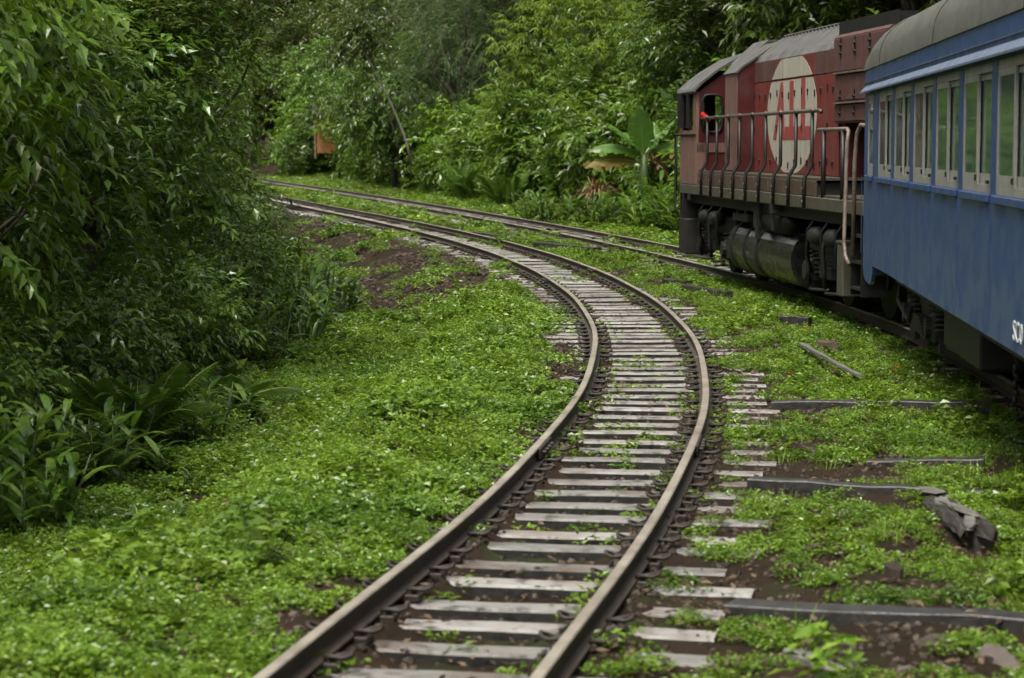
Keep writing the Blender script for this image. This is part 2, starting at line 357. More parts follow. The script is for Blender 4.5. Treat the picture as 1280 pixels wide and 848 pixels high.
# rail profile (lateral, height): foot, web, head
PROF = [(-.055,.0),(.055,.0),(.055,.010),(.012,.022),(.008,.078),(.027,.088),(.0285,.108),(.022,.114),(-.022,.114),(-.0285,.108),(-.027,.088),(-.008,.078),(-.012,.022),(-.055,.010)]
def rail_mesh(S, y0, y1, off, step=.35, z0=.036):
    P, a = offset_line(S, y0, y1, step, off); n = len(PROF)
    w = .006*np.sin(np.arange(len(P))*.37+off)
    V = np.array([[(p[0]+math.cos(t)*(u+k), p[1]-math.sin(t)*(u+k), z0+v) for u, v in PROF] for p, t, k in zip(P, a, w)]).reshape(-1, 3)
    F = []; mi = []
    for i in range(len(P)-1):
        for k in range(n):
            F.append((i*n+k, i*n+(k+1) % n, (i+1)*n+(k+1) % n, (i+1)*n+k)); mi.append(0 if k in (6, 7, 8) else 1)
    me = np_mesh('rail', V, F, [M['rail_top'], M['rail_side']], midx=mi)
    return me
rr = random.Random(3)
def sleeper_mesh(L, W, H, seed):
    """timber with worn ends and edges; long axis x, top at z = 0"""
    r = random.Random(seed); b = MB(); nx = 7; ring = []
    for i in range(nx):
        x = -L/2 + L*i/(nx-1); e = .015 if i in (0, nx-1) else .008
        w0 = -W/2 + r.uniform(-e, e); w1 = W/2 + r.uniform(-e, e); t = r.uniform(-e, e)*.5
        if i in (0, nx-1): x += r.uniform(-.03, .03)
        c = .012
        ring.append([(x, w0, -H), (x, w1, -H), (x, w1, -c+t), (x, w1-c, t), (x, w0+c, t), (x, w0, -c+t)])
    V = [p for q in ring for p in q]; F = [(5,4,3,2,1,0), tuple((nx-1)*6+k for k in range(6))]
    for i in range(nx-1):
        for k in range(6): F.append((i*6+k, i*6+(k+1) % 6, (i+1)*6+(k+1) % 6, (i+1)*6+k))
    b.add(V, F); b.m = [1 if (n_ < 2 or (n_-2) % 6 in (0, 1, 5)) else 0 for n_ in range(len(F))]; return b.mesh('sleeper', [M['timber'], M['dark_timber']])  # ends and sides darker than tops: soiling, and their shade painted into the colour
def fastening_mesh():
    """ribbed baseplate with a spring clip on either side of the rail foot; rail runs along y"""
    b = MB(); b.box(-.12, .12, -.06, .06, .0, .0355, .006)
    for s in (-1, 1):
        b.smooth = True
        b.tube([(s*.052, -.035, .056), (s*.09, -.046, .064), (s*.135, -.044, .058), (s*.165, -.024, .066), (s*.172, 0, .078), (s*.165, .026, .070), (s*.13, .046, .056), (s*.09, .044, .048), (s*.07, .03, .042)], .011, 6)
        b.smooth = False
        b.box(s*.085-.014, s*.085+.014, -.03, .03, .034, .056)
    return b.mesh('fastening', M['rust'])
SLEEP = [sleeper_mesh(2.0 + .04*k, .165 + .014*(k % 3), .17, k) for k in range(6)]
FAST = fastening_mesh()
def fishplate_mesh():
    b = MB()
    for s in (-1, 1):
        b.box(s*.028-.011, s*.028+.011, -.3, .3, .04, .112, .004)
        for k in (-.21, -.07, .07, .21): b.cyl((s*.037, k, .078), (s*.065, k, .078), .014, 6)
    return b.mesh('fishplate', M['rust'])
FISH = fishplate_mesh()

def build_track(S, label, spacing, y0, yobj, yend, yfast, joints, sink):
    t = empty('railway_track', (tx(S, y0), y0, 0), label=label, cat='railway track')
    inv = Vector((-t.location.x, -t.location.y, 0))
    def child(name, me, loc, rz, par=None):
        o = ob(name, me, t if par is None else par)
        o.location = Vector(loc) + inv if par is None else loc
        o.rotation_euler = (0, 0, rz); return o
    rails = []
    for off in (-.53, .53):
        me = rail_mesh(S, y0-8, yend, off)
        me.transform(Matrix.Translation(inv)); rails.append(ob('rail', me, t))
    for off, y in joints:
        a = math.atan(float(tslope(S, y))); x = float(tx(S, y))
        o = ob('fishplate', FISH, rails[0 if off < 0 else 1]); o.location = Vector((x+math.cos(a)*off, y-math.sin(a)*off, .028)) + inv
        o.rotation_euler = (0, 0, -a)
    y, x, a = along(S, y0-1, yend, spacing)
    far = MB()
    for i in range(len(y)):
        z = rr.uniform(-.012, .004) - sink*rr.random()
        rz = -a[i] + rr.gauss(0, .016); me = SLEEP[rr.randrange(6)]; sh = rr.gauss(0, .035)
        yy = y[i] + rr.gauss(0, .02)
        if y[i] < yobj:
            s = child('sleeper', me, (x[i] + sh*math.cos(a[i]), yy, z), rz)
            if y[i] < yfast:
                for off in (-.53, .53):
                    if rr.random() < .12: continue
                    f = ob('fastening', FAST, s); f.location = (off - sh, rr.gauss(0, .01), -z + .0005)
        else:
            c, sn = math.cos(rz), math.sin(rz); far.m += []
            far.add([(x[i] + inv.x + c*v.co.x - sn*v.co.y, yy + inv.y + sn*v.co.x + c*v.co.y, v.co.z + z) for v in me.vertices], [tuple(p.vertices) for p in me.polygons])
    if far.f: far.build('far_sleepers', M['timber'], t, kind='stuff')
    return t
build_track(S1, 'empty curved track of worn rails on grey timber sleepers, weeds between', .492, 6.5, 62, 135, 46,
            [(-.53, 14.9), (.53, 15.2), (.53, 36.5), (-.53, 34)], .008)
build_track(S2, 'overgrown track under the locomotive and blue coach, running on behind the empty track', .6, 7, 62, 175, 0, [(-.53, 46)], .03)
# ------------------------------------------------------------------ wheels and bogies
def wheelset(parent, y, r=.42, gauge=.53):
    for s in (-1, 1):
        b = MB(); b.smooth = False; x = s*gauge
        b.cyl((x-.05*s, y, r), (x+.055*s, y, r), r, 24); b.cyl((x-.075*s, y, r), (x-.05*s, y, r), r+.03, 24)
        w = b.build('wheel', M['grime'], parent)
        h = MB(); h.cyl((x+.056*s, y, r), (x+.10*s, y, r), .13, 14); h.build('hub', M['black'], w)
    MB().cyl((-gauge, y, r), (gauge, y, r), .07, 10).build('axle', M['black'], parent)

def bogie(root, yc, wb, hw, zf, name='bogie'):
    """name: parts grouped under one bogie part; side frames with springs, axle boxes, brake gear"""
    b = MB()
    for s in (-1, 1):
        x0, x1 = sorted((s*(hw-.09), s*hw))
        b.prism([(yc-wb/2-.42, zf-.04), (yc-wb/2-.42, zf-.2), (yc-wb/2-.2, zf-.26), (yc-.5, zf-.3), (yc-.35, zf-.42), (yc+.35, zf-.42), (yc+.5, zf-.3), (yc+wb/2+.2, zf-.26), (yc+wb/2+.42, zf-.2), (yc+wb/2+.42, zf-.04)], 'x', x0, x1)
    b.box(-hw+.1, hw-.1, yc-.22, yc+.22, zf-.34, zf-.02); b.box(-hw+.1, hw-.1, yc-wb/2-.4, yc-wb/2-.3, zf-.2, zf-.06); b.box(-hw+.1, hw-.1, yc+wb/2+.3, yc+wb/2+.4, zf-.2, zf-.06)
    fr = b.build(name, M['black'], root)
    return fr
def coil(b, x, y, z0, z1, r=.075, turns=5, n=5):
    pts = [(x+r*math.cos(t), y+r*math.sin(t), z0+(z1-z0)*k/(turns*8)) for k in range(turns*8+1) for t in [2*math.pi*k/8]]
    b.smooth = True; b.tube(pts, .018, n); b.smooth = False

# ------------------------------------------------------------------ locomotive
LM = -.095
loco = empty('diesel_locomotive', (5.21, 24.4, RAIL), -math.atan(LM), label='faded red and brown diesel locomotive with an oval logo, ahead of the coach', cat='locomotive')
def lp(name, b, m, par=loco, **k): return b.build(name, M[m] if isinstance(m, str) else m, par, **k)
HW = 1.28; HD = .78; DK = 1.63
def build_loco():
    # deck sill: grey lower beam, brown mossy upper panels, walkway plate
    b = MB(); b.box(-HW, HW, 0, 12, 1.27, 1.43, .012); lp('sill', b, 'sill')
    ys = [10.4, 9.5, 8.65, 7.8, 6.9, 6.05, 5.1, 4.15, 3.25, 2.35]
    b = MB(); b.box(-HW+.05, HW-.05, 2.35, 10.45, 1.432, DK-.03); lp('underdeck', b, 'dark')
    for s in (-1, 1):
        for i in range(len(ys)-1):
            x0, x1 = sorted((s*(HW-.048), s*(HW-.012)))
            b = MB(); b.box(x0, x1, ys[i+1]+.012, ys[i]-.012, 1.434, DK-.005, .006); lp('sill_panel', b, 'sillb')
    b = MB(); b.box(-HW+.03, HW-.03, 2.3, 10.44, DK, DK+.03); b.box(-HW+.03, HW-.03, .05, 2.29, 1.435, 1.455); lp('walkway', b, 'sill')
    # main hood
    sec = [(-HD, DK+.032), (-HD, 3.28), (-HD+.06, 3.36), (-.36, 3.66), (.36, 3.66), (HD-.06, 3.36), (HD, 3.28), (HD, DK+.032)]
    hood = MB(); hood.prism([(p[0]*.985, p[1]-.01) for p in sec], 'y', 3.1, 8.3); hood = lp('hood', hood, 'red')
    # side panels of the hood: plain upper panels, long narrow doors below
    py = [8.3, 7.55, 6.75, 6.0, 5.2, 4.45, 3.75, 3.1]
    for s in (-1, 1):
        for i in range(7):
            y1, y0 = py[i]-.008, py[i+1]+.008
            x0, x1 = sorted((s*HD, s*(HD+.012)))
            b = MB(); b.box(x0, x1, y0, y1, 2.99, 3.275, .003); lp('upper_panel', b, 'brown' if i in (0, 1, 5, 6) else 'red', hood)
            for k in range(2):
                a0 = y0+(y1-y0)*k/2+.005; a1 = y0+(y1-y0)*(k+1)/2-.005
                b = MB(); b.box(x0, x1, a0, a1, DK+.04, 2.975, .003); d = lp('hood_door', b, 'red', hood)
        b = MB()
        for i in range(7):
            for z in ((1.78, 2.75) if i % 2 else (1.85, 2.3, 2.8)):
                yc = py[i]-.05; b.box(min(s*(HD+.013), s*(HD+.028)), max(s*(HD+.013), s*(HD+.028)), yc-.018, yc+.018, z-.045, z+.045)
            for z in (1.85, 2.8):
                yc = (py[i]+py[i+1])/2-.03; b.cyl((s*(HD+.013), yc, z), (s*(HD+.035), yc, z), .02, 6); b.box(min(s*(HD+.02), s*(HD+.03)), max(s*(HD+.02), s*(HD+.03)), yc-.012, yc+.012, z-.07, z)
        lp('door_hinge', b, 'black', hood)
    # hood roof: sloping shoulder sheets with ribs, flat top
    for s in (-1, 1):
        for i in range(6):
            y1, y0 = 8.32-.86*i, 8.32-.86*(i+1)+.01
            q = MB(); n_ = Vector((s*.53, 0, .85))
            V = []
            for y in (y0, y1):
                for (x, z) in ((HD+.01, 3.285), (HD-.05, 3.375), (.37, 3.672)): V += [(s*x, y, z), (s*(x-.02), y, z-.02)]
            q.add(V, [(0,2,8,6), (2,4,10,8), (1,7,9,3), (3,9,11,5), (0,6,7,1), (4,5,11,10), (0,1,3,2), (2,3,5,4), (6,8,9,7), (8,10,11,9)])
            lp('roof_sheet', q, 'lroof', hood)
        b = MB()
        for i in range(24): yy = 8.2-.212*i; b.cyl((s*.42, yy, 3.648), (s*.42, yy, 3.67), .018, 6)
        lp('roof_bolt', b, 'black', hood)
    b = MB(); b.box(-.37, .37, 3.14, 8.25, 3.664, 3.70, .01); lp('roof_top', b, 'lroof', hood)
    # oval logo with its three letters, painted plates a few millimetres proud on the left side
    n = 40; X = -(HD+.0125)
    def side_poly(name, poly, m, par, t=.003, x=X):
        b = MB(); b.prism(poly, 'x', x-t, x); return lp(name, b, m, par)
    # the oval is cut into one piece per door so the door joints stay visible
    def ell(y): return .84*math.sqrt(max(0, 1-((y-5.82)/1.54)**2))
    first = None
    edges = sorted({4.285, 7.355} | {e for i in range(7) for e in (py[i], (py[i]+py[i+1])/2) if 4.3 < e < 7.34})
    for y0, y1 in zip(edges[:-1], edges[1:]):
        a, c = y0+.007, y1-.007
        yy = [a+(c-a)*k/5 for k in range(6)]
        lo = [(y, max(2.5-ell(y), DK+.05)) for y in yy]; hi = [(y, min(2.5+ell(y), 2.965)) for y in yy]
        side_poly('logo_piece', lo+hi[::-1], 'beige', hood)
        if max(2.5+ell(y) for y in yy) > 3.0:
            side_poly('logo_piece', [(a, 3.0), (c, 3.0)]+[(y, max(3.001, min(2.5+ell(y), 3.27))) for y in yy[::-1]], 'beige', hood)
    x = X-.0035
    side_poly('letter_a', [(6.94, 2.14), (6.74, 2.14), (6.47, 2.66), (6.40, 2.14), (6.185, 2.14), (6.32, 2.95), (6.48, 2.95)], 'letter', hood, .003, x)
    side_poly('letter_l', [(5.90, 2.95), (5.90, 2.32), (6.18, 2.32), (6.18, 2.14), (5.40, 2.14), (5.40, 2.32), (5.66, 2.32), (5.66, 2.95)], 'letter', hood, .003, x)
    side_poly('letter_l', [(5.20, 2.97), (5.20, 2.32), (5.38, 2.32), (5.38, 2.14), (4.64, 2.14), (4.64, 2.32), (4.95, 2.32), (4.95, 2.97)], 'letter', hood, .003, x)
    # electrical cabinet, wider than the hood
    cb = [(-1.04, DK+.032), (-1.04, 3.16), (-.98, 3.22), (-.45, 3.58), (.45, 3.58), (.98, 3.22), (1.04, 3.16), (1.04, DK+.032)]
    b = MB(); b.prism(cb, 'y', 8.305, 9.25); c = lp('cabinet', b, 'dkred')
    for s in (-1, 1):
        x0, x1 = sorted((s*1.041, s*1.055)); b = MB(); b.box(x0, x1, 8.32, 8.76, DK+.05, 3.15, .004); b.box(x0, x1, 8.78, 9.24, DK+.05, 3.15, .004); lp('cabinet_door', b, 'pink', c)
    b = MB()
    for s in (-1, 1):
        V = []
        for y in (8.28, 9.3):
            for (xx, z) in ((1.08, 3.15), (1.0, 3.235), (.43, 3.61)): V += [(s*xx, y, z), (s*(xx-.02), y, z-.02)]
        b.add(V, [(0,2,8,6), (2,4,10,8), (1,7,9,3), (3,9,11,5), (0,6,7,1), (4,5,11,10), (0,1,3,2), (2,3,5,4), (6,8,9,7), (8,10,11,9)])
    b.box(-.43, .43, 8.28, 9.3, 3.59, 3.62); lp('cabinet_roof', b, 'lroof', c)
    # narrow neck between cabinet and cab
    b = MB(); b.prism([(p[0]*.98, p[1]-.02) for p in sec], 'y', 9.255, 10.49); nk = lp('hood_neck', b, 'dkred')
    b = MB(); b.prism([(-.79, 3.27), (-.70, 3.355), (-.36, 3.655), (.36, 3.655), (.70, 3.355), (.79, 3.27), (.79, 3.29), (.71, 3.385), (.37, 3.685), (-.37, 3.685), (-.71, 3.385), (-.79, 3.29)], 'y', 9.302, 10.42); lp('neck_roof', b, 'lroof', nk)
    # cab
    cy0, cy1 = 10.5, 11.95; t = .05
    cab = MB(); cab.box(-HW+.05, HW-.05, cy0+.05, cy1-.05, 1.435, 1.47); cab = lp('cab', cab, 'dark')
    for s in (-1, 1):
        x0, x1 = sorted((s*(HW-t), s*HW)); m = 'pink'
        b = MB(); b.box(x0, x1, cy0, cy1, 1.435, 2.30, .006); b.box(x0, x1, cy0, cy0+.24, 2.301, 2.92); b.box(x0, x1, cy1-.2, cy1, 2.301, 2.92); b.box(x0, x1, cy0+.62, cy0+.7, 2.301, 2.92); b.box(x0, x1, cy0, cy1, 2.88, 2.925)
        lp('cab_side', b, m, cab)
        b = MB(); b.box(s*(HW-.03)-.003, s*(HW-.03)+.003, cy0+.24, cy0+.62, 2.30, 2.88); b.box(s*(HW-.03)-.003, s*(HW-.03)+.003, cy0+.7, cy1-.2, 2.30, 2.88); lp('side_window', b, 'cab_glass', cab)
        b = MB(); b.box(min(s*HW, s*(HW+.1)), max(s*HW, s*(HW+.1)), cy1-.32, cy1-.27, 2.34, 2.9); lp('window_shield', b, 'black', cab); b = MB(); b.box(min(s*(HW+.002), s*(HW+.03)), max(s*(HW+.002), s*(HW+.03)), cy0+.55, cy0+.75, 2.34, 2.9); lp('window_bar', b, 'black', cab)
        b = MB(); b.box(min(s*(HW+.001), s*(HW+.03)), max(s*(HW+.001), s*(HW+.03)), cy0-.01, cy1+.01, 2.24, 2.27); lp('arm_rest', b, 'pink', cab)
        for yw in (cy0, cy1-t):
            # end walls with a rounded window between side and hood
            wx0, wx1 = s*(HW-.051), s*.785; a, c_ = sorted((wx0, wx1)); b = MB()
            b.box(a, c_, yw, yw+t, 1.47, 2.28); b.box(a, c_, yw, yw+t, 2.86, 2.92)
            b.prism([(s*1.229, 2.92), (s*.786, 3.24), (s*.786, 2.92)] if s > 0 else [(-1.229, 2.92), (-.786, 2.92), (-.786, 3.24)], 'y', yw, yw+t)
            o1, o2 = s*(HW-.051), s*(HW-.10); b.box(min(o1, o2), max(o1, o2), yw, yw+t, 2.281, 2.859)
            o1, o2 = s*.785, s*.865; b.box(min(o1, o2), max(o1, o2), yw, yw+t, 2.281, 2.859)
            lp('end_wall', b, 'dkred', cab)
            b = MB(); ctr = (s*1.02, 2.57); pts = []
            for k in range(17):
                th = 2*math.pi*k/16; ce, se = math.cos(th), math.sin(th)
                pts.append((ctr[0]+.165*math.copysign(abs(ce)**.45, ce), yw-.012 if yw == cy0 else yw+t+.012, ctr[1]+.3*math.copysign(abs(se)**.45, se)))
            b.smooth = True; b.tube(pts, .022, 6, False); lp('window_rubber', b, 'black', cab)
            b = MB(); b.box(min(s*.86, s*1.185), max(s*.86, s*1.185), yw+.02, yw+.025, 2.28, 2.86); lp('end_window', b, 'cab_glass', cab)
    b = MB(); b.box(-HW+.02, -.80, cy0-.014, cy0-.002, 1.95, 2.10); b.box(-HW+.02, -HW+.16, cy0-.014, cy0-.002, 1.5, 2.08); lp('wall_stripe', b, 'pink', cab)
    b = MB(); b.box(-.785, .785, cy1-t, cy1, 1.47, 2.3); b.box(-.785, .785, cy1-t, cy1, 2.9, 3.3); b.box(-.06, .06, cy1-t, cy1, 2.301, 2.899); b.box(-.785, -.70, cy1-t, cy1, 2.301, 2.899); b.box(.70, .785, cy1-t, cy1, 2.301, 2.899); lp('front_wall', b, 'dkred', cab)
    b = MB(); b.box(-.70, -.06, cy1-.03, cy1-.025, 2.3, 2.9); b.box(.06, .70, cy1-.03, cy1-.025, 2.3, 2.9); lp('front_window', b, 'cab_glass', cab)
    prof = [(1.33, 2.905), (1.31, 2.95), (1.20, 3.06), (.95, 3.25), (.60, 3.46), (.25, 3.57), (0, 3.60)]
    prof = prof + [(-x, z) for x, z in prof[-2::-1]]
    b = MB(); b.smooth = False; n = len(prof); V = []
    for y in (cy0-.07, cy1+.1):
        V += [(x, y, z+.02) for x, z in prof] + [(x*.985, y, z-.012) for x, z in prof]
    F = []
    for k in range(n-1): F += [(k, k+1, 2*n+k+1, 2*n+k), (n+k, 3*n+k, 3*n+k+1, n+k+1), (k, n+k, n+k+1, k+1), (2*n+k, 2*n+k+1, 3*n+k+1, 3*n+k)]
    F += [(0, 2*n, 3*n, n), (n-1, 2*n-1, 4*n-1, 3*n-1)]
    b.add(V, F); lp('cab_roof', b, 'lroof', cab)
    b = MB(); b.tube([(-HW+.06, cy0-.08, 2.56), (-HW+.14, cy0-.09, 2.50), (-HW+.2, cy0-.08, 2.46)], .05, 8); lp('marker_lamp', b, 'redlamp', cab)
    # radiator section at the rear, brown, flush top with black grille
    RW = .86
    b = MB(); b.prism([(-RW, 2.34), (-RW, 3.40), (-RW+.04, 3.44), (RW-.04, 3.44), (RW, 3.40), (RW, 2.34)], 'y', .55, 3.095); rad = lp('radiator_housing', b, 'brown')
    for s in (-1, 1):
        x0, x1 = sorted((s*(RW+.001), s*(RW+.016)))
        for (y0, y1, z0, z1) in ((1.72, 3.07, 2.98, 3.38), (.6, 1.7, 2.98, 3.38), (.6, 2.98, 2.62, 2.93), (.6, 2.98, 2.36, 2.56)):
            b = MB(); b.box(x0, x1, y0, y1, z0, z1, .004); lp('side_hatch', b, 'brown', rad)
        b = MB()
        for z in (2.945, 2.575):
            b.box(min(s*(RW+.002), s*(RW+.05)), max(s*(RW+.002), s*(RW+.05)), .6, 2.98, z, z+.022)
        lp('rain_strip', b, 'pale_pipe', rad)
        b = MB()
        for y in (2.7, 2.0, 1.3):
            for z in (2.66, 2.46, 3.2, 3.3): b.cyl((s*(RW+.017), y, z), (s*(RW+.045), y, z), .025, 6); b.box(min(s*(RW+.017), s*(RW+.03)), max(s*(RW+.017), s*(RW+.03)), y-.015, y+.015, z-.05, z+.08)
        lp('hatch_latch', b, 'black', rad)
    b = MB(); b.box(-.70, .70, .6, 3.3, 3.442, 3.46)
    for k in range(28): y = .65+.094*k; b.box(-.72, .72, y, y+.03, 3.461, 3.60)
    b.box(-.75, -.72, .58, 3.32, 3.445, 3.61); b.box(.72, .75, .58, 3.32, 3.445, 3.61); lp('radiator_grille', b, 'black', rad)
    b = MB(); b.box(-.55, .55, .7, 3.09, 1.457, 2.338); b.box(-.5, .5, .5, .69, 1.457, 2.2); lp('blower_casing', b, 'dark')
    b = MB(); b.box(-HD, HD, 2.8, 3.098, DK+.034, 2.339); lp('hood_end', b, 'dkred')
    # handrails: dark stanchions with a kink at the walkway, pale top rail
    for s in (-1, 1):
        sy = [9.9, 9.1, 8.2, 7.35, 6.45, 5.55, 4.6, 3.7, 2.8]
        for y in sy:
            b = MB(); b.smooth = True; b.tube([(s*(HW+.022), y, 1.28), (s*(HW+.022), y, 1.58), (s*(HW+.015), y, 1.66), (s*(HW-.07), y, 1.80), (s*(HW-.075), y, 1.9), (s*(HW-.075), y, 2.47)], .024, 8)
            o = lp('stanchion', b, 'rail_pipe')
            b = MB(); b.cyl((s*(HW+.045), y, 1.36), (s*(HW+.052), y, 1.36), .022, 6); b.cyl((s*(HW+.045), y, 1.52), (s*(HW+.052), y, 1.52), .022, 6); lp('bolt', b, 'pale_pipe', o)
        b = MB(); b.smooth = True; b.tube([(s*(HW-.075), 10.5, 2.49), (s*(HW-.075), 2.45, 2.49), (s*(HW-.075), 2.33, 2.47)], .026, 8)
        for y in sy:  b.tube([(s*(HW-.075), y-.05, 2.49), (s*(HW-.075), y+.05, 2.49)], .036, 8)
        lp('handrail', b, 'hand_rail')
        for y in (2.0, 1.05):
            b = MB(); b.smooth = True; b.tube([(s*(HW-.03), y, 1.3), (s*(HW-.03), y, 2.24)], .03, 8); lp('stanchion', b, 'rail_pipe')
        b = MB(); b.smooth = True; b.tube([(s*(HW-.03), 2.28, 2.25), (s*(HW-.03), .85, 2.25), (s*(HW-.02), .76, 2.22), (s*(HW), .74, 2.1), (s*(HW+.02), .74, .95), (s*(HW+.02), .66, .78), (s*(HW+.02), .5, .70)], .024, 8); lp('handrail', b, 'pale_pipe')
        b = MB(); b.smooth = True; b.tube([(s*(HW-.02), .0, 2.28), (s*(HW-.02), .2, 2.29), (s*(HW), .28, 2.2), (s*(HW+.02), .3, 1.9), (s*(HW+.02), .32, .8)], .026, 8); lp('grab_rail', b, 'pale_pipe')
        b = MB(); b.smooth = True; b.tube([(s*HW, 12.0, 2.24), (s*(HW+.01), 12.32, 2.24), (s*(HW+.01), 12.34, 2.2), (s*(HW+.01), 12.35, 1.0), (s*(HW-.03), 12.3, .9)], .02, 8); b.tube([(s*(HW+.01), 12.2, 2.24), (s*(HW+.01), 12.22, 1.3)], .012, 6); lp('grab_rail', b, 'grime')
    # steps at both ends, sand boxes, end plates
    for s in (-1, 1):
        for (ya, yb) in ((.05, .55),):
            b = MB(); x0, x1 = sorted((s*(HW-.3), s*(HW-.01)))
            b.box(x0, x1, ya, ya+.03, .35, 1.265); b.box(x0, x1, yb-.03, yb, .35, 1.265); st = lp('step_frame', b, 'black')
            for z in (.42, .72, 1.02):
                b = MB(); b.box(x0-.005, x1+.005, ya+.031, yb-.031, z, z+.03); lp('step', b, 'grime', st)
        x0, x1 = sorted((s*.92, s*(HW+.01)))
        b = MB(); b.box(x0, x1, .85, 1.12, .30, .92, .015); b.box(x0-.01, x1+.01, .84, 1.13, .92, .95); lp('sand_box', b, 'sill')
        b = MB(); b.box(x0, x1, 11.25, 11.98, .28, .86, .015); lp('sand_box', b, 'grime')
        b = MB(); b.box(x0, x1-.05 if s > 0 else x1, 11.6, 11.68, .86, 1.265); b.box(min(s*.9, s*1.2), max(s*.9, s*1.2), 11.9, 11.98, .861, 1.265); lp('box_bracket', b, 'black')
    for y in (-.02, 11.99):
        b = MB(); b.box(-HW+.02, HW-.02, y, y+.04, .5 if y > 0 else .6, 1.268); lp('buffer_beam', b, 'black')
    b = MB(); b.cyl((0, -.6, .75), (0, .3, .75), .09, 10); b.box(-.13, .13, -.75, -.5, .6, .9, .03); lp('coupler', b, 'black')
    # underframe
    b = MB(); b.box(-.45, .45, .3, 11.9, 1.05, 1.26); b.box(-1.15, -1.05, .6, 11.9, 1.12, 1.265); b.box(1.05, 1.15, .6, 11.9, 1.12, 1.265); lp('underframe', b, 'black')
    # fuel tank: barrel profile
    prof = [(1.06+.06*math.cos(t), .56+.36*math.sin(t)) for t in [math.pi*(.5-k/9) for k in range(10)]]
    prof = [(.60, .96)] + [(.78+.36*math.cos(t), .55+.40*math.sin(t)) for t in [math.pi*(.5-k/12) for k in range(13)]]
    pr = prof + [(-x, z) for x, z in prof[::-1]]
    b = MB(); b.smooth = False; b.prism(pr, 'y', 4.2, 8.55); b.prism([(x*.97, .56+(z-.56)*.94) for x, z in pr], 'y', 8.55, 8.62); tk = lp('fuel_tank', b, 'tank')
    b = MB()
    for y in (8.2, 7.25, 6.4): b.prism([(x*1.012, .56+(z-.56)*1.02) for x, z in pr], 'y', y, y+.10)
    lp('tank_strap', b, 'grime', tk)
    b = MB(); b.box(-1.15, -1.0, 7.0, 8.1, .955, 1.06); b.box(-1.15, -1.1, 7.2, 7.25, 1.06, 1.265); b.box(-1.15, -1.1, 7.75, 7.8, 1.06, 1.265); lp('cable_tray', b, 'grime')
    b = MB(); b.box(-1.2, -.9, 6.0, 6.35, .9, 1.264); b.box(-1.22, -1.16, 6.02, 6.12, .75, 1.1); lp('filler_box', b, 'grime')
    b = MB(); b.smooth = True; b.cyl((-1.0, 4.6, 1.02), (-1.0, 6.0, 1.02), .17, 14); b.smooth = False; lp('air_tank', b, 'black')
    b = MB(); b.box(-HW-.015, -HW+.1, 4.62, 4.85, 1.16, 1.275); b.box(-HW-.005, -HW+.02, 4.7, 4.76, .92, 1.17); b.box(-HW-.005, -HW+.02, 11.0, 11.2, 1.17, 1.28); lp('jacking_pad', b, 'grime')
    # bogies
    for yc in (2.35, 9.9):
        bg = bogie(loco, yc, 2.0, 1.02, 1.0)
        for y in (yc-1.0, yc+1.0): wheelset(bg, y, .46)
        for y in (yc-.55, yc+.55):
            b = MB(); b.box(-.42, .42, y-.33, y+.33, .2, .98, .05); lp('traction_motor', b, 'dark', bg)
        for s in (-1, 1):
            for y in (yc-1.0, yc+1.0):
                b = MB(); b.box(min(s*.9, s*1.1), max(s*.9, s*1.1), y-.17, y+.17, .32, .62, .03); b.cyl((s*1.1, y, .47), (s*1.16, y, .47), .12, 12); lp('axle_box', b, 'grime', bg)
                for q in (-.26, .26):
                    b = MB(); coil(b, s*1.0, y+q, .42, .72); lp('coil_spring', b, 'black', bg)
            for y in (yc-.42, yc+.42):
                b = MB(); b.smooth = True; b.cyl((s*1.12, y-.16, .93), (s*1.12, y+.12, .93), .12, 14); b.cyl((s*1.12, y+.12, .93), (s*1.12, y+.34, .93), .03, 8); b.smooth = False; lp('brake_cylinder', b, 'grime', bg)
                b = MB(); b.smooth = True; b.tube([(s*1.15, y+.3, .93), (s*1.17, y+.38, .8), (s*1.16, y+.36, .5), (s*1.12, y+.42, .3)], .03, 8); b.tube([(s*1.1, y-.5, .28), (s*1.12, y+.4, .24)], .022, 6); lp('brake_lever', b, 'grime', bg)
            for q in range(3):
                b = MB(); b.smooth = True; y = yc-.9+.75*q; b.tube([(s*1.08, y, 1.2), (s*1.2, y+.06, 1.0), (s*1.19, y+.14, .7), (s*1.1, y+.2, .45)], .02, 6); lp('brake_hose', b, 'black', bg)
            b = MB(); b.box(min(s*.95, s*1.13), max(s*.95, s*1.13), yc-.3, yc+.3, .42, .56); 
            for k in range(5): b.box(min(s*.96, s*1.1), max(s*.96, s*1.1), yc-.5+.03*k, yc+.5-.03*k, .56+.03*k, .582+.03*k)
            lp('leaf_spring', b, 'black', bg)
build_loco()

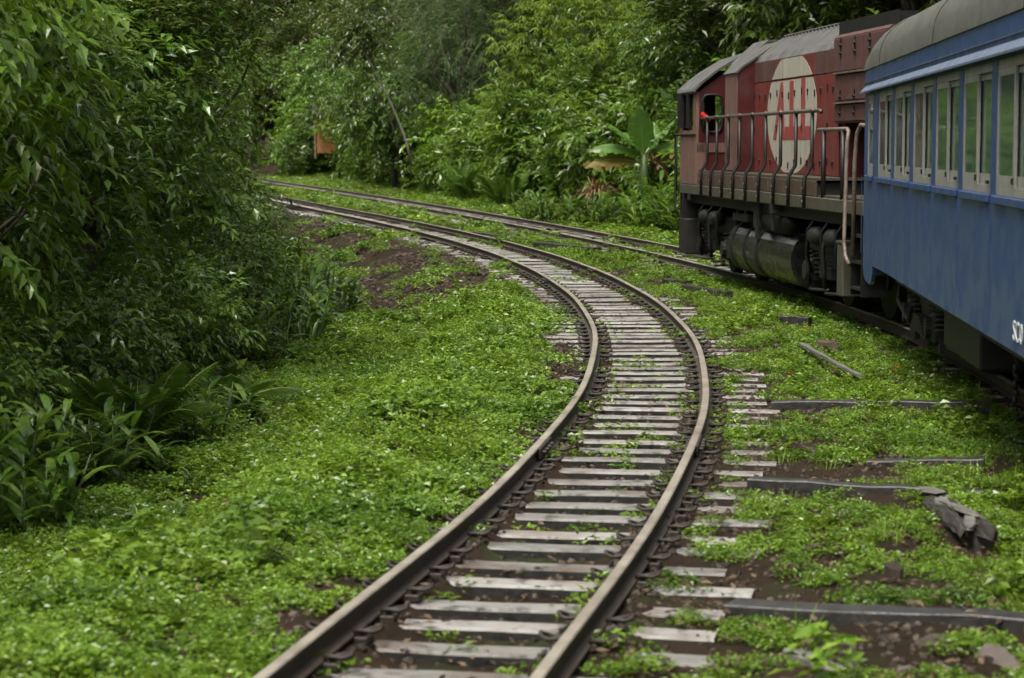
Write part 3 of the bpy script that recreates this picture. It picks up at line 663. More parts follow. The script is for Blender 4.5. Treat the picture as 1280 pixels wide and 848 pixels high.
# ------------------------------------------------------------------ coach
CM = .0759; CL = 17.0; CW = 1.33
ca = math.atan(CM)
coach = empty('passenger_coach', (2.06 + CM*6.72 + CW/math.cos(ca), 6.72, RAIL), -ca, label='blue passenger coach with grey rounded roof and white framed sliding windows', cat='passenger coach')
def cp(name, b, m, par=coach, **k): return b.build(name, M[m], par, **k)
def build_coach():
    ZB, ZS, ZT, ZG, ZR = .81, 1.80, 2.575, 2.87, 3.46
    w = 1/math.cos(ca)
    # window openings along y (from the front end, as the photograph shows them), 1.65 m pitch
    wins = []; y = (22.08-6.72)*w
    while y > 2.2: wins.append((y-1.40, y)); y -= 1.645
    door = ((22.66-6.72)*w, (23.3-6.72)*w)                 # narrow end window
    for s in (-1, 1):
        x0, x1 = sorted((s*(CW-.04), s*CW))
        # lower side with the arched cut-out near each end
        b = MB()
        def arch(yc): return [(yc, .64), (yc+.05, .52)]
        L = CL
        poly = [(0, .66), (.12, .58), (.62, .62), (.66, .72), (.8, .86), (1.2, .84), (2.4, ZB), (L-2.4, ZB), (L-1.16, .80), (L-1.13, .71), (L-1.04, .63), (L-.85, .585), (L-.3, .60), (L-.1, .65), (L, .74), (L, ZS-.06), (0, ZS-.06)]
        b.prism(poly, 'x', x0, x1); side = cp('side_panel', b, 'blue')
        # vertical seams
        b = MB()
        for k in range(11):
            yy = .8+1.645*k; xx = s*CW; b.box(min(xx+s*.0005, xx+s*.0025), max(xx+s*.0005, xx+s*.0025), yy, yy+.05, ZB+.06, ZS-.07)
        cp('seam_strip', b, 'blue', side)
        # posts between the windows, end posts
        openings = sorted(wins+[door]); edges = [0]+[e for o in openings for e in o]+[L]
        for k in range(0, len(edges), 2):
            b = MB(); b.box(x0, x1, edges[k], edges[k+1], ZS-.059, ZT+.03)
            cp('window_post', b, 'blue', side)
        # upper band
        b = MB(); b.box(x0, x1, 0, L, ZT+.031, ZG); cp('fascia', b, 'blue', side)
        # sloping drip rail, in lengths
        b = MB()
        for k in range(11):
            ya, yb = L-1.545*k, max(0, L-1.545*(k+1)+.008)
            b.prism([(s*(CW+.001), 2.70), (s*(CW+.062), 2.635), (s*(CW+.062), 2.618), (s*(CW+.001), 2.66)], 'y', yb, ya)
        cp('drip_rail', b, 'trim', side)
        b = MB(); b.box(min(s*(CW+.001), s*(CW+.01)), max(s*(CW+.001), s*(CW+.01)), 0, L, 2.735, 2.742); cp('seam_strip', b, 'trim', side)
        # windows: box frame, two sliding sashes with glass
        for (ya, yb) in wins+[door]:
            b = MB(); xo = s*(CW-.004); xi = s*(CW-.12); a, c = sorted((xo, xi))
            b.box(a, c, ya+.001, yb-.001, ZS-.058, ZS+.0); b.box(a, c, ya+.001, yb-.001, ZT-.03, ZT+.03); b.box(a, c, ya+.001, ya+.018, ZS+.001, ZT-.031); b.box(a, c, yb-.018, yb-.001, ZS+.001, ZT-.031)
            f = cp('window', b, 'frame')
            b = MB(); b.box(min(s*(CW+.001), s*(CW+.028)), max(s*(CW+.001), s*(CW+.028)), ya-.02, yb+.02, ZS-.115, ZS-.06, .006); cp('sill', b, 'blue', f)
            small = yb-ya < 1; mid = (ya+yb)/2
            spans = [(ya+.019, yb-.019, .016)] if small else [(mid-.03, yb-.019, .014), (ya+.019, mid+.05, .036)]
            for (p, q, dep) in spans:
                x_ = s*(CW-dep); b = MB(); a, c = sorted((x_-.009, x_+.009)); fw = .028
                b.box(a, c, p, q, ZS+.001, ZS+.07); b.box(a, c, p, q, ZT-.075, ZT-.031); b.box(a, c, p, p+fw+.025, ZS+.0705, ZT-.0755); b.box(a, c, q-fw, q, ZS+.0705, ZT-.0755)
                cp('sash', b, 'frame', f)
                b = MB(); b.box(x_-.003, x_+.003, p+fw+.025, q-fw, ZS+.0705, ZT-.0755); cp('pane', b, 'glass', f)
            if not small:
                b = MB(); xx = s*(CW-.004); b.box(min(xx, xx+s*.012), max(xx, xx+s*.012), mid-.01, mid+.02, ZS+.02, ZS+.06); b.box(min(xx, xx+s*.02), max(xx, xx+s*.02), ya+.06, ya+.12, ZS+.004, ZS+.03); cp('latch', b, 'black', f)
    # ends, floor, inside
    for y0, y1 in ((0, .04), (CL-.04, CL)):
        b = MB(); b.box(-CW+.041, -.45, y0, y1, .8, ZG); b.box(.45, CW-.041, y0, y1, .8, ZG); b.box(-.449, .449, y0, y1, 2.65, ZG+.3); cp('end_wall', b, 'blue')
        b = MB(); b.box(-.449, .449, y0+.01, y1-.01, .95, 2.649); cp('end_door', b, 'blue')
    b = MB(); b.box(-CW+.045, CW-.045, .045, CL-.045, .95, 1.03); cp('floor', b, 'dark')
    b = MB(); b.box(-CW+.15, CW-.15, .05, CL-.05, 2.60, 2.64); cp('ceiling', b, 'curtain')
    for k in range(10):
        for s in (-1, 1):
            y = 1.2+1.6*k; b = MB(); x0, x1 = sorted((s*.35, s*1.15)); b.box(x0, x1, y, y+.12, 1.4, 2.1, .03); b.box(x0, x1, y+.12, y+.55, 1.4, 1.5, .03); cp('seat', b, 'curtain')
    # roof: arched, ends domed
    n = 16; rows = []
    ys_ = [-.06, 0, .12, .35, .8, CL*.25, CL*.5, CL*.75, CL-.8, CL-.35, CL-.12, CL, CL+.06]
    for y in ys_:
        e = min(y+.06, CL+.06-y); k = 1-.42*max(0, 1-e/.86)**2.2; row = []
        for i in range(n+1):
            t = math.pi*i/n; c, s_ = math.cos(t), math.sin(t)
            row.append((-(CW+.012)*math.copysign(abs(c)**.62, c), y, ZG+.002+(ZR-ZG)*k*abs(s_)**.78))
        rows.append(row)
    b = MB(); b.smooth = True; V = [p for r in rows for p in r]; m = n+1
    b.add(V, [(i*m+k, i*m+k+1, (i+1)*m+k+1, (i+1)*m+k) for i in range(len(rows)-1) for k in range(n)])
    b.smooth = False; b.add(rows[0], [tuple(range(m))]); b.add(rows[-1], [tuple(range(m))]); rf = cp('roof', b, 'roof')
    b = MB(); 
    for k in range(4):
        yy = 1.5+4.6*k
        pts = [(-(CW+.016)*math.copysign(abs(math.cos(t))**.62, math.cos(t)), yy, ZG+.006+(ZR-ZG)*abs(math.sin(t))**.78) for t in [math.pi*i/24 for i in range(25)]]
        b.tube(pts, .006, 4)
    cp('roof_seam', b, 'roof', rf)
    # number on the side
    cu = bpy.data.curves.new('lettering', 'FONT'); cu.body = 'SC 0'; cu.size = .175; cu.extrude = .0015; cu.space_word = .4; cu.space_character = .95
    tmp = bpy.data.objects.new('lettering_curve', cu); C.objects.link(tmp); bpy.context.view_layer.update()
    me = bpy.data.meshes.new_from_object(tmp.evaluated_get(bpy.context.evaluated_depsgraph_get())); bpy.data.objects.remove(tmp)
    me.materials.clear(); me.materials.append(M['white']); me.name = 'lettering'
    o = ob('lettering', me, coach); o.rotation_euler = (R_(90), 0, R_(-90)); o.location = (-CW-.009, (12.98-6.72)*w, .885); o.scale = (1.25, 1, 1)
    # underframe and running gear
    b = MB(); b.box(-.5, .5, .2, CL-.2, .78, .94); b.box(-1.22, -1.1, 2.5, CL-2.5, .72, .945); b.box(1.1, 1.22, 2.5, CL-2.5, .72, .945); cp('underframe', b, 'black')
    for yc in (3.3, CL-3.3):
        bg = bogie(coach, yc, 1.9, 1.0, .82)
        for y in (yc-.95, yc+.95): wheelset(bg, y, .40)
        for s in (-1, 1):
            for y in (yc-.95, yc+.95):
                b = MB(); b.box(min(s*.9, s*1.08), max(s*.9, s*1.08), y-.15, y+.15, .27, .55, .03); b.cyl((s*1.08, y, .41), (s*1.13, y, .41), .10, 12); cp('axle_box', b, 'grime', bg)
                for q in (-.24, .24):
                    b = MB(); coil(b, s*.98, y+q, .38, .62); cp('coil_spring', b, 'black', bg)
            b = MB()
            for k in range(6): b.box(min(s*.93, s*1.1), max(s*.93, s*1.1), yc-.55+.06*k, yc+.55-.06*k, .30+.026*k, .323+.026*k)
            cp('leaf_spring', b, 'grime', bg)
            b = MB(); b.box(min(s*.95, s*1.0), max(s*.95, s*1.0), yc+1.02, yc+1.45, .14, .42); cp('brake_guard', b, 'grime', bg); b = MB(); b.box(min(s*.97, s*1.02), max(s*.97, s*1.02), yc-1.2, yc-1.05, .2, .7); cp('brake_hanger', b, 'grime', bg)
            b = MB(); b.smooth = True; b.tube([(s*1.08, yc+1.5, .75), (s*1.14, yc+1.3, .5), (s*1.1, yc+.7, .35), (s*1.12, yc+.3, .5)], .025, 6); cp('brake_rod', b, 'grime', bg)
    b = MB(); b.box(-.9, .9, CL-1.3, CL-.7, .45, .77); b.smooth = True; b.cyl((-.95, CL-1.9, .62), (-.2, CL-1.9, .62), .15, 12); cp('brake_reservoir', b, 'black')
    b = MB(); b.box(-1.1, -.5, CL-7.6, CL-5.4, .36, .74, .02); b.box(.5, 1.1, CL-7.6, CL-5.4, .36, .74, .02); cp('battery_box', b, 'black')
    b = MB(); b.smooth = True
    for k in range(9): b.tube([(-1.05, 8.0+.012*(k % 2), .78-.055*k), (-1.05+.02*(k % 2), 8.0, .72-.055*k)], .018, 6)
    cp('chain', b, 'grime')
    b = MB(); b.cyl((0, CL-.2, .75), (0, CL+.35, .75), .08, 10); b.cyl((0, -.4, .75), (0, .2, .75), .08, 10); cp('coupler', b, 'black')
build_coach()
# ------------------------------------------------------------------ foliage builders
def nrm(a): return a / np.maximum(np.linalg.norm(a, axis=-1, keepdims=True), 1e-6)
def leaves(P, D, N, L, W, tint, fold=.18, droop=.12, simple=False):
    """one folded leaf per row: base P, direction D, upper side N, length L, width W"""
    D = nrm(D); S = nrm(np.cross(D, N)); N = np.cross(S, D); n = len(P)
    L = np.broadcast_to(L, n)[:, None]; W = np.broadcast_to(W, n)[:, None]
    tip = P + D*L - np.array([0, 0, 1])*droop*L
    mid = P + D*L*.42
    Rr = mid + S*W*.5 + N*W*fold; Ll = mid - S*W*.5 + N*W*fold
    if simple:
        V = np.stack([P, Rr, tip, Ll], 1).reshape(-1, 3); b = np.arange(n)[:, None]*4
        F = np.concatenate([b+np.array([0, 1, 2]), b+np.array([0, 2, 3])]); k = 4
    else:
        V = np.stack([P, Rr, tip, Ll, mid], 1).reshape(-1, 3); b = np.arange(n)[:, None]*5
        F = np.concatenate([b+np.array(q) for q in ((0, 1, 4), (1, 2, 4), (0, 4, 3), (4, 2, 3))]); k = 5
    return V, F, np.repeat(tint, k)
def blades(P, D, L, W, bend, tint, seg=4, fold=.25, base=.35):
    """long curved blades with a midrib fold"""
    n = len(P); D = nrm(D); up = np.array([0., 0, 1])
    S = nrm(np.cross(D, up + 1e-3)); L = np.broadcast_to(L, n)[:, None]; W = np.broadcast_to(W, n)[:, None]; bend = np.broadcast_to(bend, n)[:, None]
    rows = []
    for i in range(seg+1):
        t = i/seg; c = P + D*L*t - up*bend*L*t*t
        tan = nrm(D - up*bend*2*t); N = np.cross(S, tan)
        w = W*.5*max(0.02, (base + (1-base)*math.sin(math.pi*min(1, t*.9+.05))) * (1-t**3)**.8)
        rows.append(np.stack([c - S*w + N*w*fold, c, c + S*w + N*w*fold], 1))
    V = np.stack(rows, 1); m = (seg+1)*3; V = V.reshape(-1, 3); b = np.arange(n)[:, None]*m
    F = []
    for i in range(seg):
        for k in (0, 1): F.append(b + np.array([i*3+k, i*3+k+1, (i+1)*3+k+1, (i+1)*3+k]))
    return V, np.concatenate(F), np.repeat(tint, m)
def join(parts):
    V = []; F = []; T = []; o = 0
    for v, f, t in parts:
        if f.shape[1] == 3: f = np.c_[f, f[:, 2]]
        V.append(v); F.append(f+o); T.append(t); o += len(v)
    return np.concatenate(V), np.concatenate(F), np.concatenate(T)
def quads_or_tris(V, F, T, name, mat, smooth=False):
    return np_mesh(name, V, F, [mat], T, smooth)
def rdir(r, n):
    v = r.normal(size=(n, 3)); return nrm(v)

def lobes(r, k):
    d = rdir(r, k); a = r.uniform(-.32, .3, k); return d, a
def crown_points(r, n, rad, lob, inner=.35, bottom=-.7):
    d = rdir(r, n*2); d = d[d[:, 2] > bottom][:n]; n = len(d)
    f = 1 + (np.maximum(0, d @ lob[0].T)**4 * lob[1]).sum(1)
    rr_ = (inner + (1-inner)*r.random(n)**.55) * f
    return d, d*rr_[:, None]*np.array(rad)

def crown(seed, rad, zc, n_clump, n_spray, clump_r, spray_len, per, leafL, leafW, style='spray', droop=.35, simple=False, inner=.35, bottom=-.7):
    r = np.random.default_rng(seed); lob = lobes(r, 9)
    d, c = crown_points(r, n_clump, rad, lob, inner, bottom); n_clump = len(d)
    ct = r.random(n_clump)
    o = np.repeat(c, n_spray, 0) + r.normal(size=(n_clump*n_spray, 3))*clump_r*np.array([1, 1, .6])
    out = np.repeat(d, n_spray, 0)
    sd = nrm(out*.7 + rdir(r, len(o))*.9 + np.array([0, 0, .25]))
    st = np.clip(np.repeat(ct, n_spray)*.35 + r.random(len(o))*.45, 0, 1)
    sl = spray_len*r.uniform(.6, 1.3, len(o))
    k = np.tile(np.arange(per), len(o)); o = np.repeat(o, per, 0); sd = np.repeat(sd, per, 0); sl = np.repeat(sl, per); st = np.repeat(st, per); out = np.repeat(out, per, 0)
    n = len(o); up = np.array([0, 0, 1.])
    if style == 'spray':
        t = (k+.5)/per; side = nrm(np.cross(sd, up)+1e-4)*np.where(k % 2, 1, -1)[:, None]
        P = o + sd*(t*sl)[:, None] - up*(droop*t*t*sl)[:, None]
        D = sd*.55 + side*.75*(1-t*.6)[:, None] - up*(.25+.5*droop) + r.normal(size=(n, 3))*.22
        N = up + out*.5 + r.normal(size=(n, 3))*.3
    elif style == 'palmate':
        a = 2*np.pi*k/per + np.repeat(r.random(n//per)*6.28, per)
        P = o + sd*sl[:, None]*.3
        D = np.stack([np.cos(a), np.sin(a), np.zeros(n)], -1)*.85 + sd*.3 - up*(.35+droop) + r.normal(size=(n, 3))*.12
        N = up*1.2 + np.stack([np.cos(a), np.sin(a), np.zeros(n)], -1)*.5
    elif style == 'rosette':
        a = 2.4*k + np.repeat(r.random(n//per)*6.28, per)
        P = o + sd*(sl*k/per*.8)[:, None]
        D = np.stack([np.cos(a), np.sin(a), np.zeros(n)], -1) + sd*.6 + up*.15 + r.normal(size=(n, 3))*.2
        N = up + sd*.6 + r.normal(size=(n, 3))*.2
    else:                                                   # feathery: drooping plumes of thin leaflets
        t = (k+.5)/per; side = nrm(np.cross(sd, up)+1e-4)*np.where(k % 2, 1, -1)[:, None]
        P = o + sd*(t*sl)[:, None] - up*(.55*t*t*sl)[:, None]
        D = sd*.6 + side*.9 - up*.5 + r.normal(size=(n, 3))*.12
        N = up + r.normal(size=(n, 3))*.2
    s = r.uniform(.7, 1.2, n)
    T = np.clip(st + r.random(n)*.3, 0, 1)
    V, F, T = leaves(P + np.array([0, 0, zc]), D, N, leafL*s, leafW*s, T, simple=simple)
    return V, F, T, c + np.array([0, 0, zc])

def trunk_mesh(seed, h, r0, targets, lean=(0, 0), nl=14, mat='bark', wob=.12, name='trunk'):
    r = random.Random(seed); b = MB(); b.smooth = True; n = 9
    ax = [Vector((lean[0]*t*h + wob*math.sin(3.1*t+seed)*t, lean[1]*t*h + wob*math.cos(2.3*t+seed)*t, h*t-.25*(t == 0))) for t in [i/(n-1) for i in range(n)]]
    b.tube(ax, [r0*(1.25 if i == 0 else 1)*(1-.72*i/(n-1)) for i in range(n)], 8)
    if len(targets):
        ids = [r.randrange(len(targets)) for _ in range(nl)]
        for i in ids:
            e = Vector(targets[i]); k = r.uniform(.3, .85); s = ax[int(k*(n-1))]; rad = r0*(1-.72*k)*.6
            m = s.lerp(e, .5) + Vector((r.uniform(-.2, .2), r.uniform(-.2, .2), -.08*(e-s).length + r.uniform(0, .2)))
            b.tube([s, s.lerp(m, .5)+Vector((0, 0, .03)), m, m.lerp(e, .5), e], [rad, rad*.8, rad*.6, rad*.4, rad*.2], 5)
    return b.mesh(name, M[mat])
def stems_mesh(seed, targets, n, r0=.035, mat='bark'):
    """several stems from the ground to points in the crown"""
    r = random.Random(seed); b = MB(); b.smooth = True
    for i in range(n):
        e = Vector(targets[r.randrange(len(targets))]); s = Vector((r.uniform(-.35, .35), r.uniform(-.35, .35), -.2))
        m1 = s.lerp(e, .35) + Vector((-.12*e.x, -.12*e.y, .25)); m2 = s.lerp(e, .7) + Vector((r.uniform(-.12, .12), r.uniform(-.12, .12), .1))
        q = r0*r.uniform(.6, 1.2); b.tube([s, m1, m2, e], [q, q*.8, q*.55, q*.25], 6)
    return b.mesh('stem', M[mat])

KIND = {}
def kind(name, woody, foliage, mat, fmat_name='crown', stem_name='trunk'):
    V, F, T, c = foliage
    KIND[name] = (woody(c), np_mesh(fmat_name, V, F, [M[mat]], T), stem_name, fmat_name)
def place(kname, obj_name, x, y, s=1., sz=None, rz=0, z=None, label=None, cat='tree', group=None, mat=None):
    wood, fol, sn, fn = KIND[kname]
    if z is None: z = gzf(x, y)
    t = empty(obj_name, (x, y, z), rz, label=label, cat=cat, group=group); t.scale = (s, s, sz or s)
    ob(sn, wood, t); f = ob(fn, fol, t)
    if mat: f.material_slots[0].link = 'OBJECT'; f.material_slots[0].material = M[mat]
    return t

def build_kinds():
    # near bushes on the left: drooping sprays of leaves 10 cm long
    kind('bush_a', lambda c: stems_mesh(1, c, 16), crown(11, (1.9, 1.9, 2.5), 2.6, 95, 12, .24, .6, 10, .15, .066, 'spray', .55, inner=.45), 'bush_bright', 'foliage', 'stem')
    kind('bush_b', lambda c: stems_mesh(2, c, 16), crown(12, (2.0, 1.8, 2.3), 2.4, 95, 13, .25, .5, 9, .135, .066, 'spray', .4, inner=.45), 'bush', 'foliage', 'stem')
    kind('bush_c', lambda c: stems_mesh(3, c, 14), crown(13, (1.8, 1.9, 2.4), 2.5, 130, 13, .25, .4, 11, .12, .042, 'rosette', .2, inner=.45), 'bush', 'foliage', 'stem')
    kind('shrub', lambda c: stems_mesh(4, c, 10, .02), crown(14, (.75, .75, .65), .65, 40, 12, .16, .38, 9, .105, .05, 'spray', .3, inner=.3, bottom=-.9), 'bush', 'foliage', 'stem')
    kind('overhang', lambda c: trunk_mesh(5, 5.5, .10, c, (.1, 0), 22), crown(15, (2.3, 2.3, 1.9), 5.2, 120, 15, .28, .5, 10, .13, .046, 'rosette', .2, inner=.4, bottom=-.8), 'tree')
    # forest trees
    kind('forest_a', lambda c: trunk_mesh(6, 8, .17, c, (.02, .02), 26), crown(21, (2.9, 2.9, 3.8), 6.4, 170, 10, .45, .8, 8, .26, .11, 'spray', .3, simple=True, inner=.35, bottom=-.85), 'tree')
    kind('forest_b', lambda c: trunk_mesh(7, 9, .2, c, (-.03, .02), 26), crown(22, (3.2, 3.0, 4.2), 7.0, 170, 11, .42, .6, 9, .23, .085, 'rosette', .2, simple=True, inner=.35, bottom=-.85), 'tree')
    kind('forest_c', lambda c: trunk_mesh(8, 7, .15, c, (.02, -.03), 22), crown(23, (2.6, 2.6, 3.3), 4.6, 150, 10, .4, .7, 9, .22, .10, 'spray', .5, simple=True, inner=.35, bottom=-.9), 'bush')
    kind('palmate', lambda c: trunk_mesh(9, 6.0, .13, c, (.02, 0), 24), crown(24, (2.9, 2.7, 3.2), 4.6, 330, 4, .4, .5, 8, .30, .075, 'palmate', .25, simple=True, inner=.5, bottom=-.95), 'palmate')
    kind('feather', lambda c: trunk_mesh(10, 9.0, .18, c, (.02, 0), 26), crown(25, (2.9, 2.9, 4.6), 6.2, 190, 9, .42, 1.0, 22, .17, .03, 'feather', .4, simple=True, inner=.4, bottom=-.8), 'feather')
    kind('edge_shrub', lambda c: stems_mesh(12, c, 10, .03), crown(26, (1.3, 1.3, 1.1), 1.05, 70, 10, .25, .5, 9, .17, .075, 'spray', .35, simple=True, inner=.3, bottom=-.9), 'bush_bright', 'foliage', 'stem')
    kind('edge_shrub_b', lambda c: stems_mesh(13, c, 10, .03), crown(27, (1.2, 1.3, 1.3), 1.2, 70, 10, .22, .4, 9, .16, .06, 'rosette', .2, simple=True, inner=.3, bottom=-.9), 'bush', 'foliage', 'stem')
build_kinds()

# tufts of lance leaves, ferns, straps, grass: one mesh each, then copies
def lance_plant(seed, n_stem, h, leafL, leafW, spread=.3):
    r = np.random.default_rng(seed); P = []; D = []; L = []; T = []; b = MB(); b.smooth = True
    for i in range(n_stem):
        a = r.random()*6.28; tilt = r.uniform(.05, .45); hh = h*r.uniform(.6, 1.1); base = np.array([math.cos(a)*spread*r.random(), math.sin(a)*spread*r.random(), -.05])
        sdv = np.array([math.cos(a)*tilt, math.sin(a)*tilt, 1]); sdv /= np.linalg.norm(sdv); tv = r.random()*.5
        b.tube([base, base+sdv*hh*.5, base+sdv*hh], [.012, .01, .005], 5)
        nl = int(r.integers(6, 10)); pl = r.random()*6.28
        for k in range(nl):
            t = .25+.75*k/nl; s = 1 if k % 2 else -1; q = pl + r.normal()*.35
            P.append(base+sdv*hh*t); D.append(np.array([math.cos(q)*s, math.sin(q)*s, .55+.5*t])); L.append(leafL*r.uniform(.7, 1.15)*(1-.25*t)); T.append(min(1, tv+r.random()*.5))
    V, F, T = blades(np.array(P), np.array(D), np.array(L), np.array(L)*leafW, r.uniform(.25, .6, len(P)), np.array(T), 5)
    return np_mesh('leaf_blades', V, F, [M['lance']], T, True), b.mesh('stem', M['stem'])
def fern_plant(seed, n_frond, L0, up=.9, pairs=24, mat='fern', pin=.13):
    r = np.random.default_rng(seed); parts = []; b = MB(); b.smooth = True
    for i in range(n_frond):
        a = 6.28*i/n_frond + r.normal()*.35; L = L0*r.uniform(.7, 1.15); el = r.uniform(.8, 1.9)*up; bend = r.uniform(.28, .5)
        d = np.array([math.cos(a), math.sin(a), el]); d /= np.linalg.norm(d)
        t = np.linspace(.14, .99, pairs); pts = d*(t*L)[:, None] - np.array([0, 0, 1])*(bend*L*t*t)[:, None]
        tan = nrm(d - np.array([0, 0, 1])*(2*bend*t)[:, None]); S = nrm(np.cross(tan, [0, 0, 1.])); N = np.cross(S, tan)
        ln = L*pin*1.6*np.sin(np.pi*(t*.82+.16))**.8
        for s in (-1, 1):
            parts.append(leaves(pts, S*s*.92 + tan*.4 - np.array([0, 0, .12]), N, ln, np.maximum(np.minimum(ln*.16, L/pairs*.5), .009), np.clip(r.random()*.5+r.random(pairs)*.35, 0, 1), simple=True, droop=.2))
        tt = np.linspace(0, 1, 8); ax = d*(tt*L)[:, None] - np.array([0, 0, 1])*(bend*L*tt*tt)[:, None]
        b.tube([tuple(p) for p in ax], [.009*(1-.8*q) for q in tt], 4)
    V, F, T = [np.concatenate(x) if j != 1 else None for j, x in enumerate(zip(*parts))] if False else (None, None, None)
    o = 0; VV = []; FF = []; TT = []
    for v, f, t_ in parts: VV.append(v); FF.append(f+o); TT.append(t_); o += len(v)
    return np_mesh('frond', np.concatenate(VV), np.concatenate(FF), [M[mat]], np.concatenate(TT)), b.mesh('midrib', M['rachis'])
def blade_plant(seed, n, L, W, spread, tilt, bend, mat, seg=4, name='leaf_blades', tmin=0, fold=.25):
    r = np.random.default_rng(seed); a = r.random(n)*6.28; rad = spread*r.random(n)**.5; a2 = a + r.normal(size=n)*.5
    P = np.stack([np.cos(a)*rad, np.sin(a)*rad, np.full(n, -.03)], -1); tl = np.abs(r.normal(size=n))*tilt + .08
    D = np.stack([np.cos(a2)*tl, np.sin(a2)*tl, np.ones(n)], -1); l = L*r.uniform(.5, 1.15, n)
    V, F, T = blades(P, D, l, W*r.uniform(.7, 1.2, n), bend*r.uniform(.4, 1.3, n), tmin+(1-tmin)*r.random(n), seg, fold)
    return np_mesh(name, V, F, [M[mat]], T, True)

PLANT = {'lance_a': lance_plant(31, 11, .62, .5, .19), 'lance_b': lance_plant(32, 8, .42, .40, .22, .2), 'lance_c': lance_plant(33, 15, .85, .52, .18, .4), 'sprout': lance_plant(34, 2, .26, .2, .26, .05),
         'fern_a': fern_plant(35, 12, 1.45, 1.6), 'fern_b': fern_plant(36, 9, .85, .8), 'fern_small': fern_plant(37, 6, .4, .7, 16),
         'palm': fern_plant(38, 9, 2.0, 1.0, 30, 'tree', .22)}
def place_plant(k, name, x, y, s=1., rz=0., label=None, cat='plant', group=None, dz=0., tilt=None):
    fol, st = PLANT[k]; t = empty(name, (x, y, gzf(x, y)+dz), rz, label=label, cat=cat, group=group); t.scale = (s, s, s)
    if tilt: t.rotation_euler = (tilt[0], tilt[1], rz)
    ob(fol.name.split('.')[0], fol, t); ob(st.name.split('.')[0], st, t); return t

# ------------------------------------------------------------------ scattered ground cover (uncountable: one object per kind)
def scatter(name, xyz, scl, idx, sources, label, cat, rz=None, tilt=.12, seed=0):
    r = np.random.default_rng(seed); n = len(xyz)
    me = bpy.data.meshes.new(name); me.vertices.add(n); me.vertices.foreach_set('co', np.asarray(xyz, np.float32).ravel())
    rot = np.stack([r.normal(size=n)*tilt, r.normal(size=n)*tilt, r.random(n)*6.28], -1)
    a = me.attributes.new('rot', 'FLOAT_VECTOR', 'POINT'); a.data.foreach_set('vector', rot.astype(np.float32).ravel())
    a = me.attributes.new('scl', 'FLOAT', 'POINT'); a.data.foreach_set('value', np.asarray(scl, np.float32))
    a = me.attributes.new('idx', 'INT', 'POINT'); a.data.foreach_set('value', np.asarray(idx, np.int32))
    o = ob(name, me, label=label, cat=cat, kind='stuff')
    g = bpy.data.node_groups.new(name + '_nodes', 'GeometryNodeTree')
    g.interface.new_socket('Geometry', in_out='INPUT', socket_type='NodeSocketGeometry'); g.interface.new_socket('Geometry', in_out='OUTPUT', socket_type='NodeSocketGeometry')
    N = g.nodes; L = g.links; gi = N.new('NodeGroupInput'); go = N.new('NodeGroupOutput')
    iop = N.new('GeometryNodeInstanceOnPoints'); iop.inputs['Pick Instance'].default_value = True
    jn = N.new('GeometryNodeJoinGeometry')
    for s in sources:
        so = bpy.data.objects.new(name + '_source', s)
        oi = N.new('GeometryNodeObjectInfo'); oi.inputs['Object'].default_value = so; oi.inputs['As Instance'].default_value = True
        L.new(oi.outputs['Geometry'], jn.inputs[0])
    def na(nm, t):
        q = N.new('GeometryNodeInputNamedAttribute'); q.data_type = t; q.inputs[0].default_value = nm; return q.outputs[0]
    L.new(gi.outputs[0], iop.inputs['Points']); L.new(jn.outputs[0], iop.inputs['Instance'])
    L.new(na('idx', 'INT'), iop.inputs['Instance Index']); L.new(na('rot', 'FLOAT_VECTOR'), iop.inputs['Rotation']); L.new(na('scl', 'FLOAT'), iop.inputs['Scale'])
    L.new(iop.outputs[0], go.inputs[0])
    md = o.modifiers.new('scatter', 'NODES'); md.node_group = g
    return o
def herb_patch(seed, n, R, h, L, W, lift=.55):
    """a patch of small leaves on short stems, most facing up"""
    r = np.random.default_rng(seed); nc = n//5
    a = r.random(nc)*6.28; rad = R*r.random(nc)**.5
    base = np.stack([np.cos(a)*rad, np.sin(a)*rad, h*(.25+.75*r.random(nc))*(1-.5*(rad/R)**2)], -1); ct = r.random(nc)*.55
    base = np.repeat(base, 5, 0); k = np.tile(np.arange(5), nc); q = k*2.45 + np.repeat(r.random(nc)*6.28, 5)
    P = base + r.normal(size=base.shape)*np.array([.012, .012, .014])
    D = np.stack([np.cos(q), np.sin(q), r.normal(size=len(q))*.35+.15], -1); N = np.array([0, 0, 1.]) + r.normal(size=P.shape)*.35
    s = r.uniform(.6, 1.25, len(P))
    V, F, T = leaves(P, D, N, L*s, W*s, np.clip(np.repeat(ct, 5)+r.random(len(P))*.5, 0, 1), .15, .12, True)
    return np_mesh('herb_patch', V, F, [M['herb']], T)
def grass_patch(seed, n, R, L, W, bend=.35, mat='grass'):
    return blade_plant(seed, n, L, W, R, .45, bend, mat, 3, 'grass_patch')
def wedge(n, y0, y1, seed, pad=2.0, power=1.0):
    """random points in the part of the ground the photograph shows"""
    r = np.random.default_rng(seed)
    # uniform in area of a trapezoid
    y = y0 + (y1-y0)*r.random(n*2); half = y*.2371 + pad; keep = r.random(n*2) < half/(y1*.2371+pad)
    y = y[keep][:n]; half = y*.2371+pad; x = (r.random(len(y))*2-1)*half
    return x, y, r
